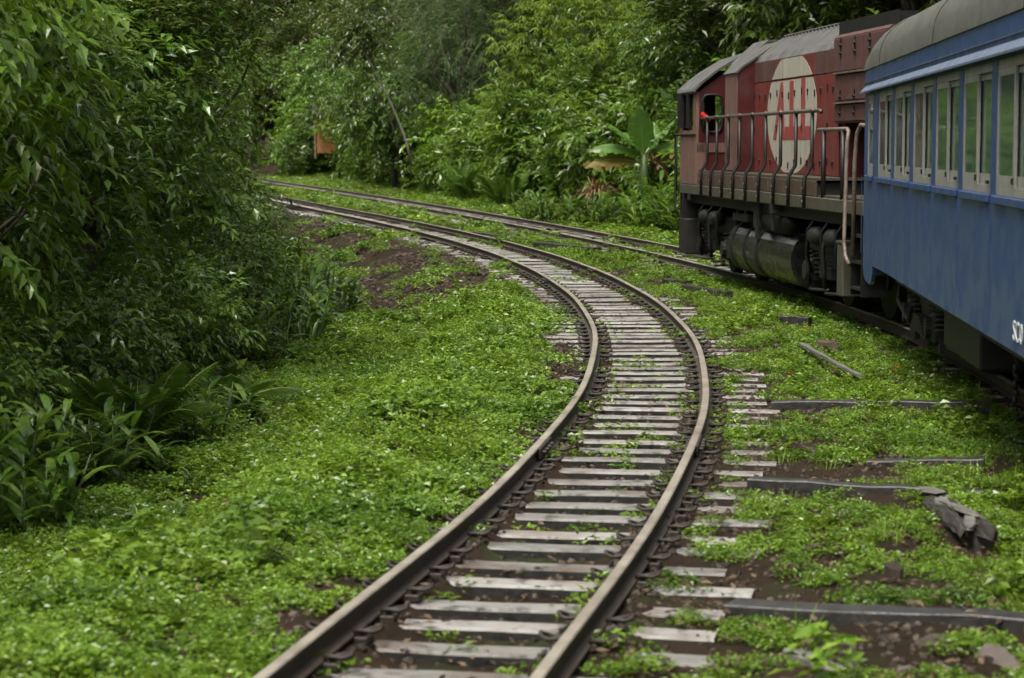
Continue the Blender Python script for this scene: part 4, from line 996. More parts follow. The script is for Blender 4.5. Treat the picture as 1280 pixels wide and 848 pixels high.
def cover(x, y):
    """how much low growth there is at a point, 0..1"""
    d1 = dist(S1, x, y); d2 = dist(S2, x, y); n1 = vnoise(x*.9, y*.9, 11)*.5+.5; n2 = vnoise(x*2.6, y*2.6, 12)*.5+.5; nn = .55*n1+.45*n2
    c = np.zeros_like(x); a1 = np.abs(d1); a2 = np.abs(d2)
    left = d1 < 0
    c = np.where(a1 < .62, .5*sm((nn-.38)/.25), c)
    c = np.where((a1 >= .62) & left, np.where(y < 31, np.where((y > 18) & (a1 < 1.12), .12, .62 + .38*sm((a1-.75)/.4)) , .05 + .36*sm((nn-.54)/.18)), c)
    c = np.where((a1 >= .62) & left & (y >= 31) & (a1 > 3.4), .8, c)
    between = (d1 >= .62) & (d2 <= -.75)
    c = np.where(between, np.where(d1 < 1.1, .55*sm((nn-.36)/.25), .25 + .75*sm((nn-.33 + .32*sm((d1-1.5)/.9) - .10*sm((13-y)/4))/.22)), c)
    c = np.where(between & (d1 > 1.1) & (d1 < 2.0) & (y < 15), c*(.35+.5*sm((nn-.5)/.2)), c)
    c = np.where(between & (y > 42), .55+.45*sm((nn-.3)/.3), c)
    c = np.where((a2 < .75), np.where(y < 37, .25*sm((nn-.45)/.2), .10+.4*sm((nn-.5)/.2)*(np.abs(a2-.53) > .2)), c)
    c = np.where(d2 >= .75, np.where(y < 38, .4, 1.0), c)
    for (ax, ay, bx, by, w) in KEEP_CLEAR:
        ux, uy = bx-ax, by-ay; L2 = ux*ux+uy*uy; t = np.clip(((x-ax)*ux+(y-ay)*uy)/L2, 0, 1); c = np.where(np.hypot(x-ax-t*ux, (y-ay-t*uy)) < w, c*.06, c)
    return c
# where timbers and scrap lie and keep the growth down
KEEP_CLEAR = [(1.35, 10.05, 2.75, 9.35, .2), (1.5, 9.7, 2.6, 9.1, .2), (2.2, 18.1, 3.9, 17.7, .16), (2.55, 14.7, 3.2, 14.5, .15), (1.7, 13.9, 3.05, 13.35, .14), (.5, 46.3, 1.75, 43.9, .45), (1.7, 43.9, 2.2, 42.4, .4), (-.9, 52.2, .35, 48.2, .35), (2.4, 34.2, 2.75, 33.4, .25), (2.62, 33, 3.15, 31.2, .2), (2.5, 12.95, 2.5, 11.5, .16), (1.6, 8.8, 2.0, 8.7, .16), (3.25, 26.4, 3.7, 26.2, .16), (3.1, 22.9, 3.18, 19.7, .07)]
def build_cover():
    small = [herb_patch(50+k, 270, .21, .12, .040, .024) for k in range(4)]
    big = [herb_patch(60+k, 150, .36, .16, .085, .045) for k in range(3)]
    tiny = [herb_patch(70+k, 40, .11, .06, .04, .023) for k in range(3)]
    gr = [grass_patch(80+k, 26, .12, .24, .009) for k in range(3)]
    grl = [grass_patch(85+k, 40, .28, .5, .02) for k in range(3)]
    # near and middle meadow
    X = []; Y = []; S = []; I = []
    for (n, y0, y1, sd, s) in ((3900, 6.8, 16, 1, .82), (5000, 16, 30, 2, 1.1), (3600, 30, 50, 3, 1.4)):
        x, y, r = wedge(n, y0, y1, sd); d1 = dist(S1, x, y)
        k = (r.random(len(x)) < cover(x, y)) & (np.abs(d1) > .66); x, y = x[k], y[k]
        X.append(x); Y.append(y); S.append(s*r.uniform(.6, 1.25, len(x))); I.append(r.integers(0, 4, len(x)))
    x, y, s, i = map(np.concatenate, (X, Y, S, I))
    d1 = dist(S1, x, y); s = s * np.where((d1 > 0) & (y < 40), .72, 1.0) * (1 + .22*np.exp(-((d1+1.65)/.45)**2)*(y < 30)) * (1+.25*vnoise(x*1.3, y*1.3, 8))
    scatter('herb_cover', np.stack([x, y, gz(x, y)-.01], -1), s, i, small, 'low creeping green herbs carpeting the ground beside and between the tracks', 'ground cover', seed=1)
    # sparse weeds on the empty track
    x, y, r = wedge(15000, 6.8, 60, 5); d1 = dist(S1, x, y); k = (r.random(len(x)) < cover(x, y)*1.5+.12+.6*np.exp(-((np.abs(d1)-.40)/.10)**2)*(vnoise(x*1.7, y*1.7, 51) > -.15)) & (np.abs(d1) <= .8) & (np.abs(np.abs(d1)-.53) > .06); x, y = x[k], y[k]
    scatter('track_weeds', np.stack([x, y, gz(x, y)+.005], -1), r.uniform(.45, 1.3, len(x)), r.integers(0, 3, len(x)), tiny, 'small weeds sprouting between the sleepers of the empty track', 'weeds', seed=2)
    tall = [herb_patch(64+k, 70, .16, .26, .085, .05) for k in range(3)]
    x, y, r = wedge(1500, 7, 42, 25); d1 = dist(S1, x, y); k = (r.random(len(x)) < .55*cover(x, y)*(vnoise(x*.6, y*.6, 33) > .05)) & (np.abs(d1) > 1.0); x, y = x[k], y[k]
    scatter('taller_weeds', np.stack([x, y, gz(x, y)], -1), r.uniform(.5, 1.1, len(x)), r.integers(0, 3, len(x)), tall, 'taller broad-leaved weeds standing out of the low herbs', 'weeds', seed=22)
    # far strips
    x, y, r = wedge(11000, 46, 150, 6, 3); k = (r.random(len(x)) < cover(x, y)) & (np.abs(dist(S2, x, y)) > 1.05) & (np.abs(dist(S1, x, y)) > 1.1); x, y = x[k], y[k]
    scatter('far_herb_cover', np.stack([x, y, gz(x, y)-.01], -1), r.uniform(.8, 1.6, len(x)), r.integers(0, 3, len(x)), big, 'bright green verge along the far bend of the tracks', 'ground cover', seed=3)
    # grass: short tufts near the right-hand ground, long along the far bank
    x, y, r = wedge(4200, 7, 34, 7); d1 = dist(S1, x, y); k = (r.random(len(x)) < np.where(d1 > 1, .45, .12)*cover(x, y)) & (np.abs(d1) > .7); x, y = x[k], y[k]
    scatter('short_grass', np.stack([x, y, gz(x, y)], -1), r.uniform(.4, 1.0, len(x)), r.integers(0, 3, len(x)), gr, 'thin grass blades among the herbs', 'grass', seed=4)
    x, y, r = wedge(9000, 38, 150, 8, 3); d2 = dist(S2, x, y); k = (d2 > 1.6) & (d2 < 8) & (r.random(len(x)) < .25+.75*sm((d2-2)/2.5)); x, y, d2 = x[k], y[k], d2[k]
    scatter('long_grass', np.stack([x, y, gz(x, y)], -1), r.uniform(.6, 1.1, len(x))*(.55+.6*sm((d2-2)/2.5)), r.integers(0, 3, len(x)), grl, 'long bright grass at the foot of the far bank', 'grass', seed=5)
    x, y, r = wedge(7000, 42, 150, 38, 3); d1 = dist(S1, x, y); d2 = dist(S2, x, y); k = (d1 > 1.1) & (np.abs(d2) > 1.0) & (d2 < 4.5); x, y = x[k], y[k]
    scatter('verge_grass', np.stack([x, y, gz(x, y)], -1), r.uniform(.3, .6, len(x)), r.integers(0, 3, len(x)), grl, 'short pale grass on the verges of the far bend', 'grass', seed=35)
    # stones and dead leaves
    st = []
    for k in range(4):
        r = random.Random(90+k); bm = bmesh.new(); bmesh.ops.create_icosphere(bm, subdivisions=1, radius=.03)
        for v in bm.verts: v.co *= r.uniform(.65, 1.2); v.co.z *= .7
        me = bpy.data.meshes.new('stone'); bm.to_mesh(me); bm.free(); me.materials.append(M['stone']); st.append(me)
    x, y, r = wedge(60000, 6.8, 45, 9, 1); d1 = dist(S1, x, y); d2 = dist(S2, x, y)
    k = ((np.abs(d1) < 1.15) | (np.abs(d2) < 1.0) | ((y > 30) & (d1 < 0) & (d1 > -3.6)) | ((d1 > 0) & (d1 < 2.6) & (vnoise(x*.9, y*.9, 11) < .1))) & (np.abs(np.abs(d1)-.53) > .06); x, y = x[k], y[k]
    scatter('ballast_stones', np.stack([x, y, gz(x, y)-.002], -1), r.uniform(.3, 1.1, len(x))**1.2, r.integers(0, 4, len(x)), st, 'small dark ballast stones around the sleepers', 'stones', tilt=1, seed=6)
    x, y, r = wedge(30000, 28, 85, 19, 1); d1 = dist(S1, x, y); k = (d1 > -4.2) & (d1 < -.62) & (vnoise(x*.5, y*.5, 31) > -.55); x, y = x[k], y[k]
    scatter('shoulder_gravel', np.stack([x, y, gz(x, y)-.01], -1), r.uniform(1.0, 2.6, len(x)), r.integers(0, 4, len(x)), st, 'coarse dark gravel on the shoulder left of the track beyond the meadow', 'gravel', tilt=1, seed=16)
    x, y, r = wedge(20000, 6.8, 32, 29, 1); d1 = dist(S1, x, y); d2 = dist(S2, x, y); k = (d1 > -1.0) & (d2 < -.8) & ((cover(x, y) < .75) | (np.abs(d1) < .85)) & (np.abs(np.abs(d1)-.53) > .06); x, y = x[k], y[k]
    scatter('bare_soil_crumbs', np.stack([x, y, gz(x, y)-.006], -1), r.uniform(.2, .75, len(x)), r.integers(0, 4, len(x)), st, 'crumbs of soil and small stones along the rails and on bare patches', 'gravel', tilt=1, seed=26)
    lit = []
    for k in range(3):
        r = np.random.default_rng(95+k); n = 9; P = np.c_[r.normal(size=(n, 2))*.09, np.full(n, .012)+r.random(n)*.02]
        V, F, T = leaves(P, np.c_[r.normal(size=(n, 2)), r.normal(size=n)*.12], np.array([0, 0, 1.])+r.normal(size=(n, 3))*.25, .055*r.uniform(.6, 1.2, n), .024, r.random(n), .1, .0, True)
        lit.append(np_mesh('litter', V, F, [M['litter']], T))
    x, y, r = wedge(3600, 6.8, 34, 10, 1); d1 = dist(S1, x, y); k = (np.abs(d1) < 2.4) & (np.abs(np.abs(d1)-.53) > .1) | (d1 < -3.2); x, y = x[k], y[k]
    scatter('leaf_litter', np.stack([x, y, gz(x, y)+.008], -1), r.uniform(.6, 1.2, len(x)), r.integers(0, 3, len(x)), lit, 'brown dead leaves lying on the ballast and under the bushes', 'leaf litter', seed=7)
build_cover()
# ------------------------------------------------------------------ plants, placed
rp = random.Random(21)
def d1x(y, d): return float(tx(S1, y)) + d
def d2x(y, d): return float(tx(S2, y)) + d
LANDMARKS = [('the locomotive front', 848), ('the banana plant', 803), ('the tall palmate bush', 728), ('the feathery tree', 570), ('the pale leaning trunk', 500), ('the orange building', 413)]
ORD = ['', 'second', 'third', 'fourth', 'fifth', 'sixth', 'seventh', 'eighth', 'ninth', 'tenth']
NTH = ['first'] + ORD[1:] + ['eleventh', 'twelfth', 'thirteenth', 'fourteenth', 'fifteenth', 'sixteenth']
PENDING = []
def px(x, y): return 640 + 2700*x/y
def auto(o, base): PENDING.append((o, base)); return o
def finish_labels():
    buckets = {}
    for o, base in PENDING:
        x = px(o.location.x, o.location.y); name, lx = min(LANDMARKS, key=lambda q: abs(q[1]-x)); side = 'left' if x < lx else 'right'
        if x > 900: name, lx, side = 'the locomotive front', 848, 'right'
        buckets.setdefault((base, name, side), []).append((abs(x-lx), o))
    for (base, name, side), L in buckets.items():
        for i, (q, o) in enumerate(sorted(L, key=lambda t: t[0])):
            o['label'] = f"{base}, {ORD[i] + ' ' if i and i < 10 else ('far ' if i else '')}nearest on the {side} of {name}" if i < 10 else f"{base}, {NTH[min(i, 15)]} on the {side} of {name}"
def build_left():
    G = 'bushes lining the left of the track'
    row = [(11, -6.6, 'bush_a', 1.0), (13.4, -6.3, 'bush_a', 1.0), (16.2, -6.5, 'bush_a', 1.1), (19.2, -6.5, 'bush_a', 1.05), (21.8, -6.9, 'bush_c', 1.1), (25, -7.0, 'bush_b', 1.1), (28.5, -7.5, 'bush_c', 1.15), (32.5, -7.8, 'bush_b', 1.15), (37, -7.9, 'bush_c', 1.2), (42, -7.9, 'bush_b', 1.25), (48, -8.2, 'bush_c', 1.3), (55, -8.0, 'bush_b', 1.4), (63, -7.0, 'bush_c', 1.5), (72, -5.8, 'bush_b', 1.6)]
    for i, (y, d, k, s) in enumerate(row):
        x = d1x(y, d)
        lab = {'bush_a': 'bright bush with drooping sprays on the left', 'bush_b': 'dense dark bush left of the track', 'bush_c': 'rosette-leaved bush left of the track'}[k]
        place(k, 'leafy_bush', x, y, s, rz=rp.random()*6.28, label=f"{lab}, {NTH[i]} in the row", cat='bush', group=G + ', ' + {'bush_a': 'bright ones', 'bush_b': 'dense ones', 'bush_c': 'rosette ones'}[k])
    for i, (y, d, k, s) in enumerate([(31, -9.6, 'forest_a', .9), (37, -10, 'forest_b', .95), (44, -10, 'forest_a', 1.0), (52, -10, 'forest_b', 1.0), (61, -9.5, 'forest_a', 1.1), (71, -9, 'forest_b', 1.1), (82, -8, 'forest_a', 1.1)]):
        place(k, 'forest_tree', d1x(y, d), y, s, rz=rp.random()*6.28, label=f'dark broadleaf tree behind the left bushes, {NTH[i]} from the camera', cat='tree', group='trees behind the left bushes')
    place('overhang', 'overhanging_tree', -5.0, 31, 1.0, rz=.4, z=-.2, label='dark tree leaning out over the bushes towards the top of the left half', cat='tree')
    place('overhang', 'overhanging_tree', -4.7, 24.5, .85, rz=2.2, z=-.1, label='thin glossy-leaved tree spreading above the dark gap in the left bushes', cat='tree')
    # undergrowth at the foot of the bushes
    k = 0
    for i, (y, d, s) in enumerate([(14.5, -5.3, 1), (16.3, -5.3, .9), (18.3, -5.2, 1.0), (20.3, -5.3, .9), (22, -5.3, 1.0), (24, -5.2, .9), (26.5, -5.2, 1.0), (29, -5.5, 1.0), (32, -5.6, 1.1), (35.5, -5.6, 1.1), (40, -6, 1.3), (45, -6.1, 1.5), (51, -6, 1.5), (58, -5.8, 1.6), (66, -5.2, 1.8)]):
        place('shrub', 'low_shrub', d1x(y, d), y, s, rz=rp.random()*6.28, label=f'low dark shrub at the foot of the left bushes, {NTH[i]} from the camera', cat='shrub', group='low shrubs under the left bushes')
    LP = [('lance_c', -3.6, 15.0, 1.0, 'tall clump of lance-leaved plants at the lower left edge'), ('lance_a', -3.25, 14.3, .9, 'lance-leaved clump lowest at the left edge of the meadow'), ('lance_a', -3.15, 16.2, 1.0, 'lance-leaved clump just left of the big fern'), ('lance_b', -2.75, 16.6, .9, 'small lance-leaved clump in front of the big fern'), ('lance_a', -2.75, 18.8, .9, 'lance-leaved clump just right of the big fern'), ('lance_b', -2.5, 20.2, .9, 'lance-leaved clump at the inner corner of the meadow edge'), ('lance_b', -3.0, 22.4, 1., 'shaded lance-leaved clump under the dark bushes, beyond the ferns'), ('lance_a', -3.3, 17.6, 1.1, 'lance-leaved clump behind the big fern')]
    for kk, x, y, s, lab in LP: place_plant(kk, 'lance_leaved_plant', x, y, s, rp.random()*6.28, lab, 'plant')
    for i, (x, y, kk, s) in enumerate([(-2.95, 25.2, 'lance_a', 1.0), (-3.35, 26.0, 'lance_c', 1.1), (-2.75, 28.6, 'lance_a', 1.1), (-3.0, 30.2, 'lance_c', 1.1), (-2.7, 32.0, 'lance_a', 1.1), (-3.2, 34.5, 'lance_c', 1.1)]):
        place_plant(kk, 'lance_leaved_plant', x, y, s, rp.random()*6.28, f'shaded lance-leaved plant by the strap leaves on the left, {NTH[i]} from the camera', 'plant', 'shaded plants by the strap leaves')
    place_plant('fern_a', 'fern', -3.1, 17.6, 1.0, .5, 'large fern with a pale-ribbed arching frond at the meadow edge', 'fern')
    place_plant('fern_b', 'fern', -3.6, 17.0, 1.0, 1.7, 'dark fern half hidden left of the large fern', 'fern')
    place_plant('fern_b', 'fern', -2.85, 21.3, 1.1, 2.6, 'fern drooping over the inner corner of the meadow edge', 'fern')
    for i, (x, y, s) in enumerate([(-3.3, 27.2, 1.1), (-3.1, 29.0, 1.2), (-3.2, 31, 1.2), (-2.7, 27.6, .8), (-3.0, 33.2, 1.1)]):
        t = empty('strap_leaved_plant', (x, y, gzf(x, y)), rp.random()*6.28, label=f"clump of dark strap leaves left of the gravel shoulder, {['second', 'third', 'fourth', 'first', 'fifth'][i]} from the camera", cat='plant', group='strap-leaved clumps'); t.scale = (s,)*3
        ob('leaf_blades', STRAP, t)
    place_plant('palm', 'young_palm', -5.7, 36, 1.0, .9, 'palm with hanging fronds jutting out of the left bushes towards the track', 'palm', dz=.9)
    for x, y, s in [(-2.05, 13.6, 1.1), (-2.35, 16.0, 1.0), (-1.45, 15.2, .8), (-2.6, 12.6, .9), (-1.9, 18.6, .9)]:
        place_plant('sprout', 'broadleaf_sprout', x, y, s, rp.random()*6.28, {13.6: 'upright broad-leaved sprout standing alone in the lower meadow', 16.0: 'broad-leaved sprout near the foot of the ferns', 15.2: 'broad-leaved sprout in the meadow nearest the empty track', 12.6: 'broad-leaved sprout lowest in the meadow', 18.6: 'broad-leaved sprout farthest up the meadow'}[y], 'plant')
    for x, y, s, lab in [(-1.5, 16.9, 1, 'small pale fern low in the middle of the meadow'), (-2.55, 14.6, .9, 'small pale fern at the lower edge of the left bushes'), (-1.0, 27, 1, 'small fern in the far part of the meadow')]:
        place_plant('fern_small', 'small_fern', x, y, s, rp.random()*6.28, lab, 'fern')
STRAP = blade_plant(39, 46, .85, .055, .3, .42, .35, 'strap', 5)
build_left()

def build_back():
    # shrubs along the foot of the far bank
    G = 'shrubs along the far bank'; y = 41.0; i = 0
    while y < 150:
        for d in (5.4, 7.0):
            yy = y + rp.uniform(-.6, .6); k = rp.choice(['edge_shrub', 'edge_shrub_b']); s = rp.uniform(.75, 1.25)*(1 if d < 5 else 1.35)*(1+.004*(y-40))
            bx = d2x(yy, d + rp.uniform(-.5, .5)); q = px(bx, yy)
            if (735 < q < 850 and 47 < yy < 66) or (365 < q < 475 and yy < 138 and yy > 88): continue
            o = place(k, 'bank_shrub', bx, yy, s, rz=rp.random()*6.28, label={'edge_shrub': 'bright leafy shrub on the far bank behind the tracks', 'edge_shrub_b': 'dark rosette-leaved shrub on the far bank behind the tracks'}[k], cat='shrub', group=G + {'edge_shrub': ', bright ones', 'edge_shrub_b': ', dark ones'}[k])
            auto(o, {'edge_shrub': 'bright bank shrub', 'edge_shrub_b': 'dark bank shrub'}[k])
        y += 2.3 + .012*(y-40)
    place('palmate', 'palmate_bush', 2.5, 77, 1.05, rz=.5, label='tall bright bush of drooping palmate leaves in the middle of the far bank', cat='bush')
    place('palmate', 'palmate_bush', 4.6, 70, .8, rz=2.5, label='smaller palmate bush right of the tall one, nearer the locomotive', cat='bush')
    place('palmate', 'palmate_bush', 1.0, 78.5, .62, rz=4.0, label='low palmate bush at the left foot of the tall one', cat='bush')
    place('feather', 'feathery_tree', -2.2, 97, 1.05, rz=.3, label='grey-green tree with fine feathery plumes left of the palmate bush', cat='tree')
    place('feather', 'feathery_tree', -.8, 104, 1.0, rz=2.3, label='second feathery tree close behind the first', cat='tree')
    F = [(6.6, 58, 'forest_b', 1.05), (8.2, 54, 'forest_a', 1.05), (9.6, 50, 'forest_b', 1.1), (11, 45, 'forest_a', 1.1), (12, 40, 'forest_b', 1.1), (12.4, 34, 'forest_a', 1.1), (12.6, 28, 'forest_b', 1.1), (13, 22, 'forest_a', 1.1), (13, 16, 'forest_b', 1.1)]
    for i, (x, y, k, s) in enumerate(F): place(k, 'forest_tree', x, y, s, rz=rp.random()*6.28, label=f"tall dark tree behind the train, {(ORD[i] + ' ') if i else ''}nearest the locomotive front", cat='tree', group='dark trees behind the train')
    place('forest_c', 'forest_tree', 5.9, 62.5, .9, rz=1, label='mid-green leafy tree just behind the locomotive cab', cat='tree')
    # second and third rows up the slope, and the closing rows at the bend
    for j, d in enumerate((10.5, 15, 20.5)):
        y = 44 + 3*j
        while y < 175:
            yy = y + rp.uniform(-1, 1); k = rp.choice(['forest_a', 'forest_b', 'forest_c', 'forest_a', 'forest_b'])
            o = place(k, 'forest_tree', d2x(yy, d+rp.uniform(-.8, .8)), yy, rp.uniform(.9, 1.25)*(1+.12*j), rz=rp.random()*6.28, label='dark forest tree on the wooded slope behind the far bank', cat='tree', group='trees on the wooded slope')
            auto(o, ['slope tree just behind the bank', 'slope tree in the second row', 'slope tree in the back row'][j])
            y += 5.0 + .02*(y-40) + 1.2*j
    for i, (x, y, k, s) in enumerate([(-5.6, 103, 'forest_c', .95), (-6.6, 114, 'forest_c', 1.0), (-5.4, 108, 'forest_a', .9), (-12.5, 150, 'forest_c', 1.2), (-15, 158, 'forest_a', 1.1), (-18, 166, 'forest_c', 1.2), (-20, 160, 'forest_a', 1.1), (-22, 172, 'forest_b', 1.2), (-17, 176, 'forest_a', 1.3)]):
        place(k, 'forest_tree', x, y, s, rz=rp.random()*6.28, label=f'tree on the far bank edge where the tracks bend away, {NTH[i]} from the right', cat='tree', group='trees at the far bend')
    for i in range(12):
        x = -46 + 3.6*i; y = 178 + rp.uniform(-4, 4)
        place(rp.choice(['forest_a', 'forest_b']), 'forest_tree', x, y, 1.6, rz=rp.random()*6.28, label=f'distant tree closing the view beyond the bend, {NTH[i]} from the left', cat='tree', group='distant trees beyond the bend')
    for i, (y, d) in enumerate([(92, -6), (103, -5.5), (115, -6), (128, -6), (142, -6), (108, -11), (122, -11.5), (136, -11), (150, -9), (160, -15), (128, -17)]):
        place(rp.choice(['forest_a', 'forest_c']), 'forest_tree', d1x(y, d), y, 1.15, rz=rp.random()*6.28, label=f'tree left of the far bend, {NTH[i]} from the camera', cat='tree', group='trees left of the far bend')
    # leaning bare trunks
    def lean(name, p0, p1, r0, lab, mat):
        t = empty(name, p0, label=lab, cat='tree'); d = Vector(p1)-Vector(p0); b = MB(); b.smooth = True
        b.tube([Vector((0, 0, -.3))+d*q*0 if q == 0 else d*q + Vector((.10*math.sin(q*5), 0, .12*math.sin(q*3.1))) for q in [i/9 for i in range(10)]], [r0*(1-.6*i/9) for i in range(10)], 8); b.build('trunk', M[mat], t)
        b = MB(); b.smooth = True
        for q, dx, dz in ((.55, -.5, .6), (.75, .5, .5), (.9, -.4, .5)): b.tube([d*q, d*q+Vector((dx*.5, .1, dz*.7)), d*q+Vector((dx, .2, dz))], [r0*.35, r0*.25, r0*.1], 5)
        b.build('branch', M[mat], t)
        V, F_, T, c = crown(77, (.9, .9, .7), 0, 30, 8, .3, .5, 8, .2, .08, 'spray', .4, True); ob('crown', np_mesh('crown', V + np.array(d), F_, [M['tree']], T), t)
    lean('leaning_tree', (-4.3, 93, 1.6), (-6.5, 93, 6.8), .06, 'thin pale leaning trunk standing out against the dark far trees', 'pale_bark')
    lean('leaning_tree', (-4.9, 94, 2.2), (-6.9, 95, 6.4), .035, 'thinner dark trunk leaning beside the pale one', 'bark')
    lean('slender_tree', (-10.2, 128, .6), (-10.4, 128, 4.6), .08, 'short dark upright trunk beside the small orange building', 'bark')
    # epiphyte high in the tree
    t = empty('bromeliad', (.55, 94, 8.1), label='bright rosette of strap leaves growing high in the tree top left of the palmate bush', cat='plant')
    ob('leaf_blades', blade_plant(41, 34, 1.1, .07, .08, .8, .4, 'grass', 4, tmin=.5), t)
    # banana plant
    x, y = 3.45, 57.0; z = gzf(x, y)+.75; t = empty('banana_plant', (x, y, z), label='banana plant with broad pale green leaves and a brown dead one', cat='banana plant'); t.scale = (1.1,)*3
    b = MB(); b.smooth = True; b.tube([(0, 0, -.2), (.02, 0, .6), (.03, 0, 1.1)], [.14, .11, .07], 10); b.build('stalk', M['stem'], t)
    def leaf(dx, dy, dz, L, W, bend, mat, z0=1.0, name='leaf', roll=0., ruf=.05):
        """broad torn leaf: lamina in strips with a few splits, pale midrib"""
        r = np.random.default_rng(int(abs(dx*731)+L*1000+W*97)); d = nrm(np.array([dx, dy, dz])); up = np.array([0, 0, 1.]); S = nrm(np.cross(d, up)); n = 16
        V = []; F = []; T = []; t0 = r.random()*.6
        ax = []
        for i in range(n+1):
            q = i/n; ax.append(np.array([.02, 0, z0]) + d*L*q - up*bend*L*q*q)
        for sd_ in (-1, 1):
            for i in range(n):
                a, c_ = ax[i], ax[i+1]; tan = nrm(c_-a); N = np.cross(S, tan); Sr = S*math.cos(roll)+N*math.sin(roll)
                def wd(q): return W*.5*(min(1, (q-.08)/.14) if q > .08 else 0)*(1-max(0, (q-.55)/.45)**2.2)
                w0, w1 = wd(i/n), wd((i+1)/n)
                if w0 + w1 <= 0: continue
                gap = .35 if r.random() < .22 else 0; ez = N*r.normal()*ruf*W; b0 = len(V)
                back = tan*W*.10
                V += [a, a + (Sr*sd_*.55 - N*.05)*w0, a + Sr*sd_*w0 - N*w0*.32 + back + ez, c_, c_ + (Sr*sd_*.55 - N*.05)*w1, c_ + Sr*sd_*w1*(1-gap*.2) - N*w1*.32 + back*(1-gap) + ez]
                F += [(b0, b0+1, b0+4, b0+3), (b0+1, b0+2, b0+5, b0+4)]; T += [min(1, t0+.4*r.random()*(1 if k_ % 3 else 1.3)) for k_ in range(6)]
        lf = ob(name, np_mesh(name, np.array(V), np.array(F), [M[mat]], np.array(T), False), t)
        b = MB(); b.smooth = True; b.tube([tuple(p - np.array([0, 0, .004])) for p in ax[:-1]], [.022*(1-.85*i/n) for i in range(n)], 5); b.build('midrib', M['rachis'], lf)
    leaf(-.10, -.35, 1, 1.45, .62, .12, 'banana'); leaf(-.72, -.35, 1, 1.6, .52, .26, 'banana', roll=.3); leaf(.55, -.3, 1, 1.5, .5, .25, 'banana', roll=-.3); leaf(-1.05, -.25, .8, 1.7, .5, .5, 'banana', roll=.4); leaf(.95, -.25, .85, 1.6, .48, .45, 'banana', roll=-.4); leaf(.2, .5, 1, 1.4, .5, .3, 'banana'); leaf(-.4, .4, 1, 1.3, .45, .4, 'banana')
    leaf(-1.2, -.35, .5, 1.6, .38, .42, 'yellow', .85, 'yellow_leaf', .9, .12); leaf(.75, -.35, .55, 1.3, .34, .7, 'dead', .95, 'dead_leaf', .6, .2); leaf(.5, -.5, .1, 1.0, .3, .8, 'dead', .95, 'dead_leaf', .6, .2)
    x, y = 2.35, 60.5; t = empty('dead_grass_clump', (x, y, gzf(x, y)+.9), label='hanging clump of dry brown grass below the banana plant', cat='grass'); ob('leaf_blades', blade_plant(42, 70, 1.3, .04, .25, .9, 1.1, 'dead', 5), t)
    x, y = -.05, 80; t = empty('large_leaf_plant', (x, y, gzf(x, y)+1.4), label='single large pale paddle-shaped leaf left of the palmate bush', cat='plant')
    V, F_, T = blades(np.array([[0, 0, 0.]]), np.array([[-.8, -.4, .75]]), np.array([1.1]), np.array([.3]), np.array([.35]), np.array([.9]), 8, .1, .5); ob('leaf', np_mesh('leaf', V, F_, [M['banana']], T, True), t)
    b = MB(); b.smooth = True; b.tube([(0, 0, 0), (.1, .1, -.7), (.1, .2, -1.5)], [.03, .04, .05], 6); b.build('stalk', M['stem'], t)
    # ginger-like plants beside the locomotive front
    LL = [(4.0, 53.5, 'lance_c', 1.6), (3.4, 54.6, 'lance_a', 1.7), (4.3, 51.8, 'lance_a', 1.8), (2.9, 56.2, 'lance_c', 1.3), (4.5, 54.0, 'lance_c', 1.8), (4.8, 50, 'lance_a', 1.7), (2.2, 57.8, 'lance_a', 1.5), (1.3, 60.2, 'lance_a', 1.5), (3.7, 55.8, 'lance_c', 1.7), (.5, 62.5, 'lance_a', 1.5), (4.2, 56, 'lance_a', 1.9)]
    LX = [px(q[0], q[1]) for q in LL]
    for i, (x, y, k, s) in enumerate(LL):
        place_plant(k, 'lance_leaved_plant', x, y, s, rp.random()*6.28, f'lush lance-leaved plant before the locomotive front, {NTH[sorted(LX).index(px(x, y))]} from the left', 'plant', 'lance-leaved plants by the locomotive front')
    for i, (x, y, s) in enumerate([(3.2, 59.5, 1.3), (-.2, 74, 1.6), (-1.6, 82, 1.8)]):
        place_plant('fern_a', 'fern', x, y, s, i*1.3, ['fern on the bank below the banana plant', 'fern on the bank at the left foot of the palmate bush', 'fern on the far bank below the feathery tree'][i], 'fern')
build_back(); finish_labels()

# small orange building glimpsed through the trees
def build_hut():
    t = empty('small_building', (-10.6, 136, 1.7), .1, label='small orange building half hidden by the trees at the far bend', cat='building')
    b = MB(); b.box(-1.6, 1.6, 0, 2.4, 0, 2.35); w = b.build('wall', M['orange'], t)
    b = MB()
    for k in range(10): b.box(-1.6+.32*k, -1.31+.32*k, -.03, -.002, .05, 2.3)
    b.build('board', M['orange'], w)
    place('edge_shrub_b', 'bank_shrub', -9.0, 130, 1.1, label='dark shrub at the right foot of the small orange building', cat='shrub')
    for x in (-1.75, -.1, 1.7): MB().box(x-.05, x+.05, -.75, -.65, -.3, 2.3).build('post', M['hutpost'], t)
    MB().prism([(-1.0, 2.32), (2.6, 2.95), (2.6, 3.02), (-1.0, 2.39)], 'x', -1.9, 1.9).build('roof', M['grime'], t)
build_hut()

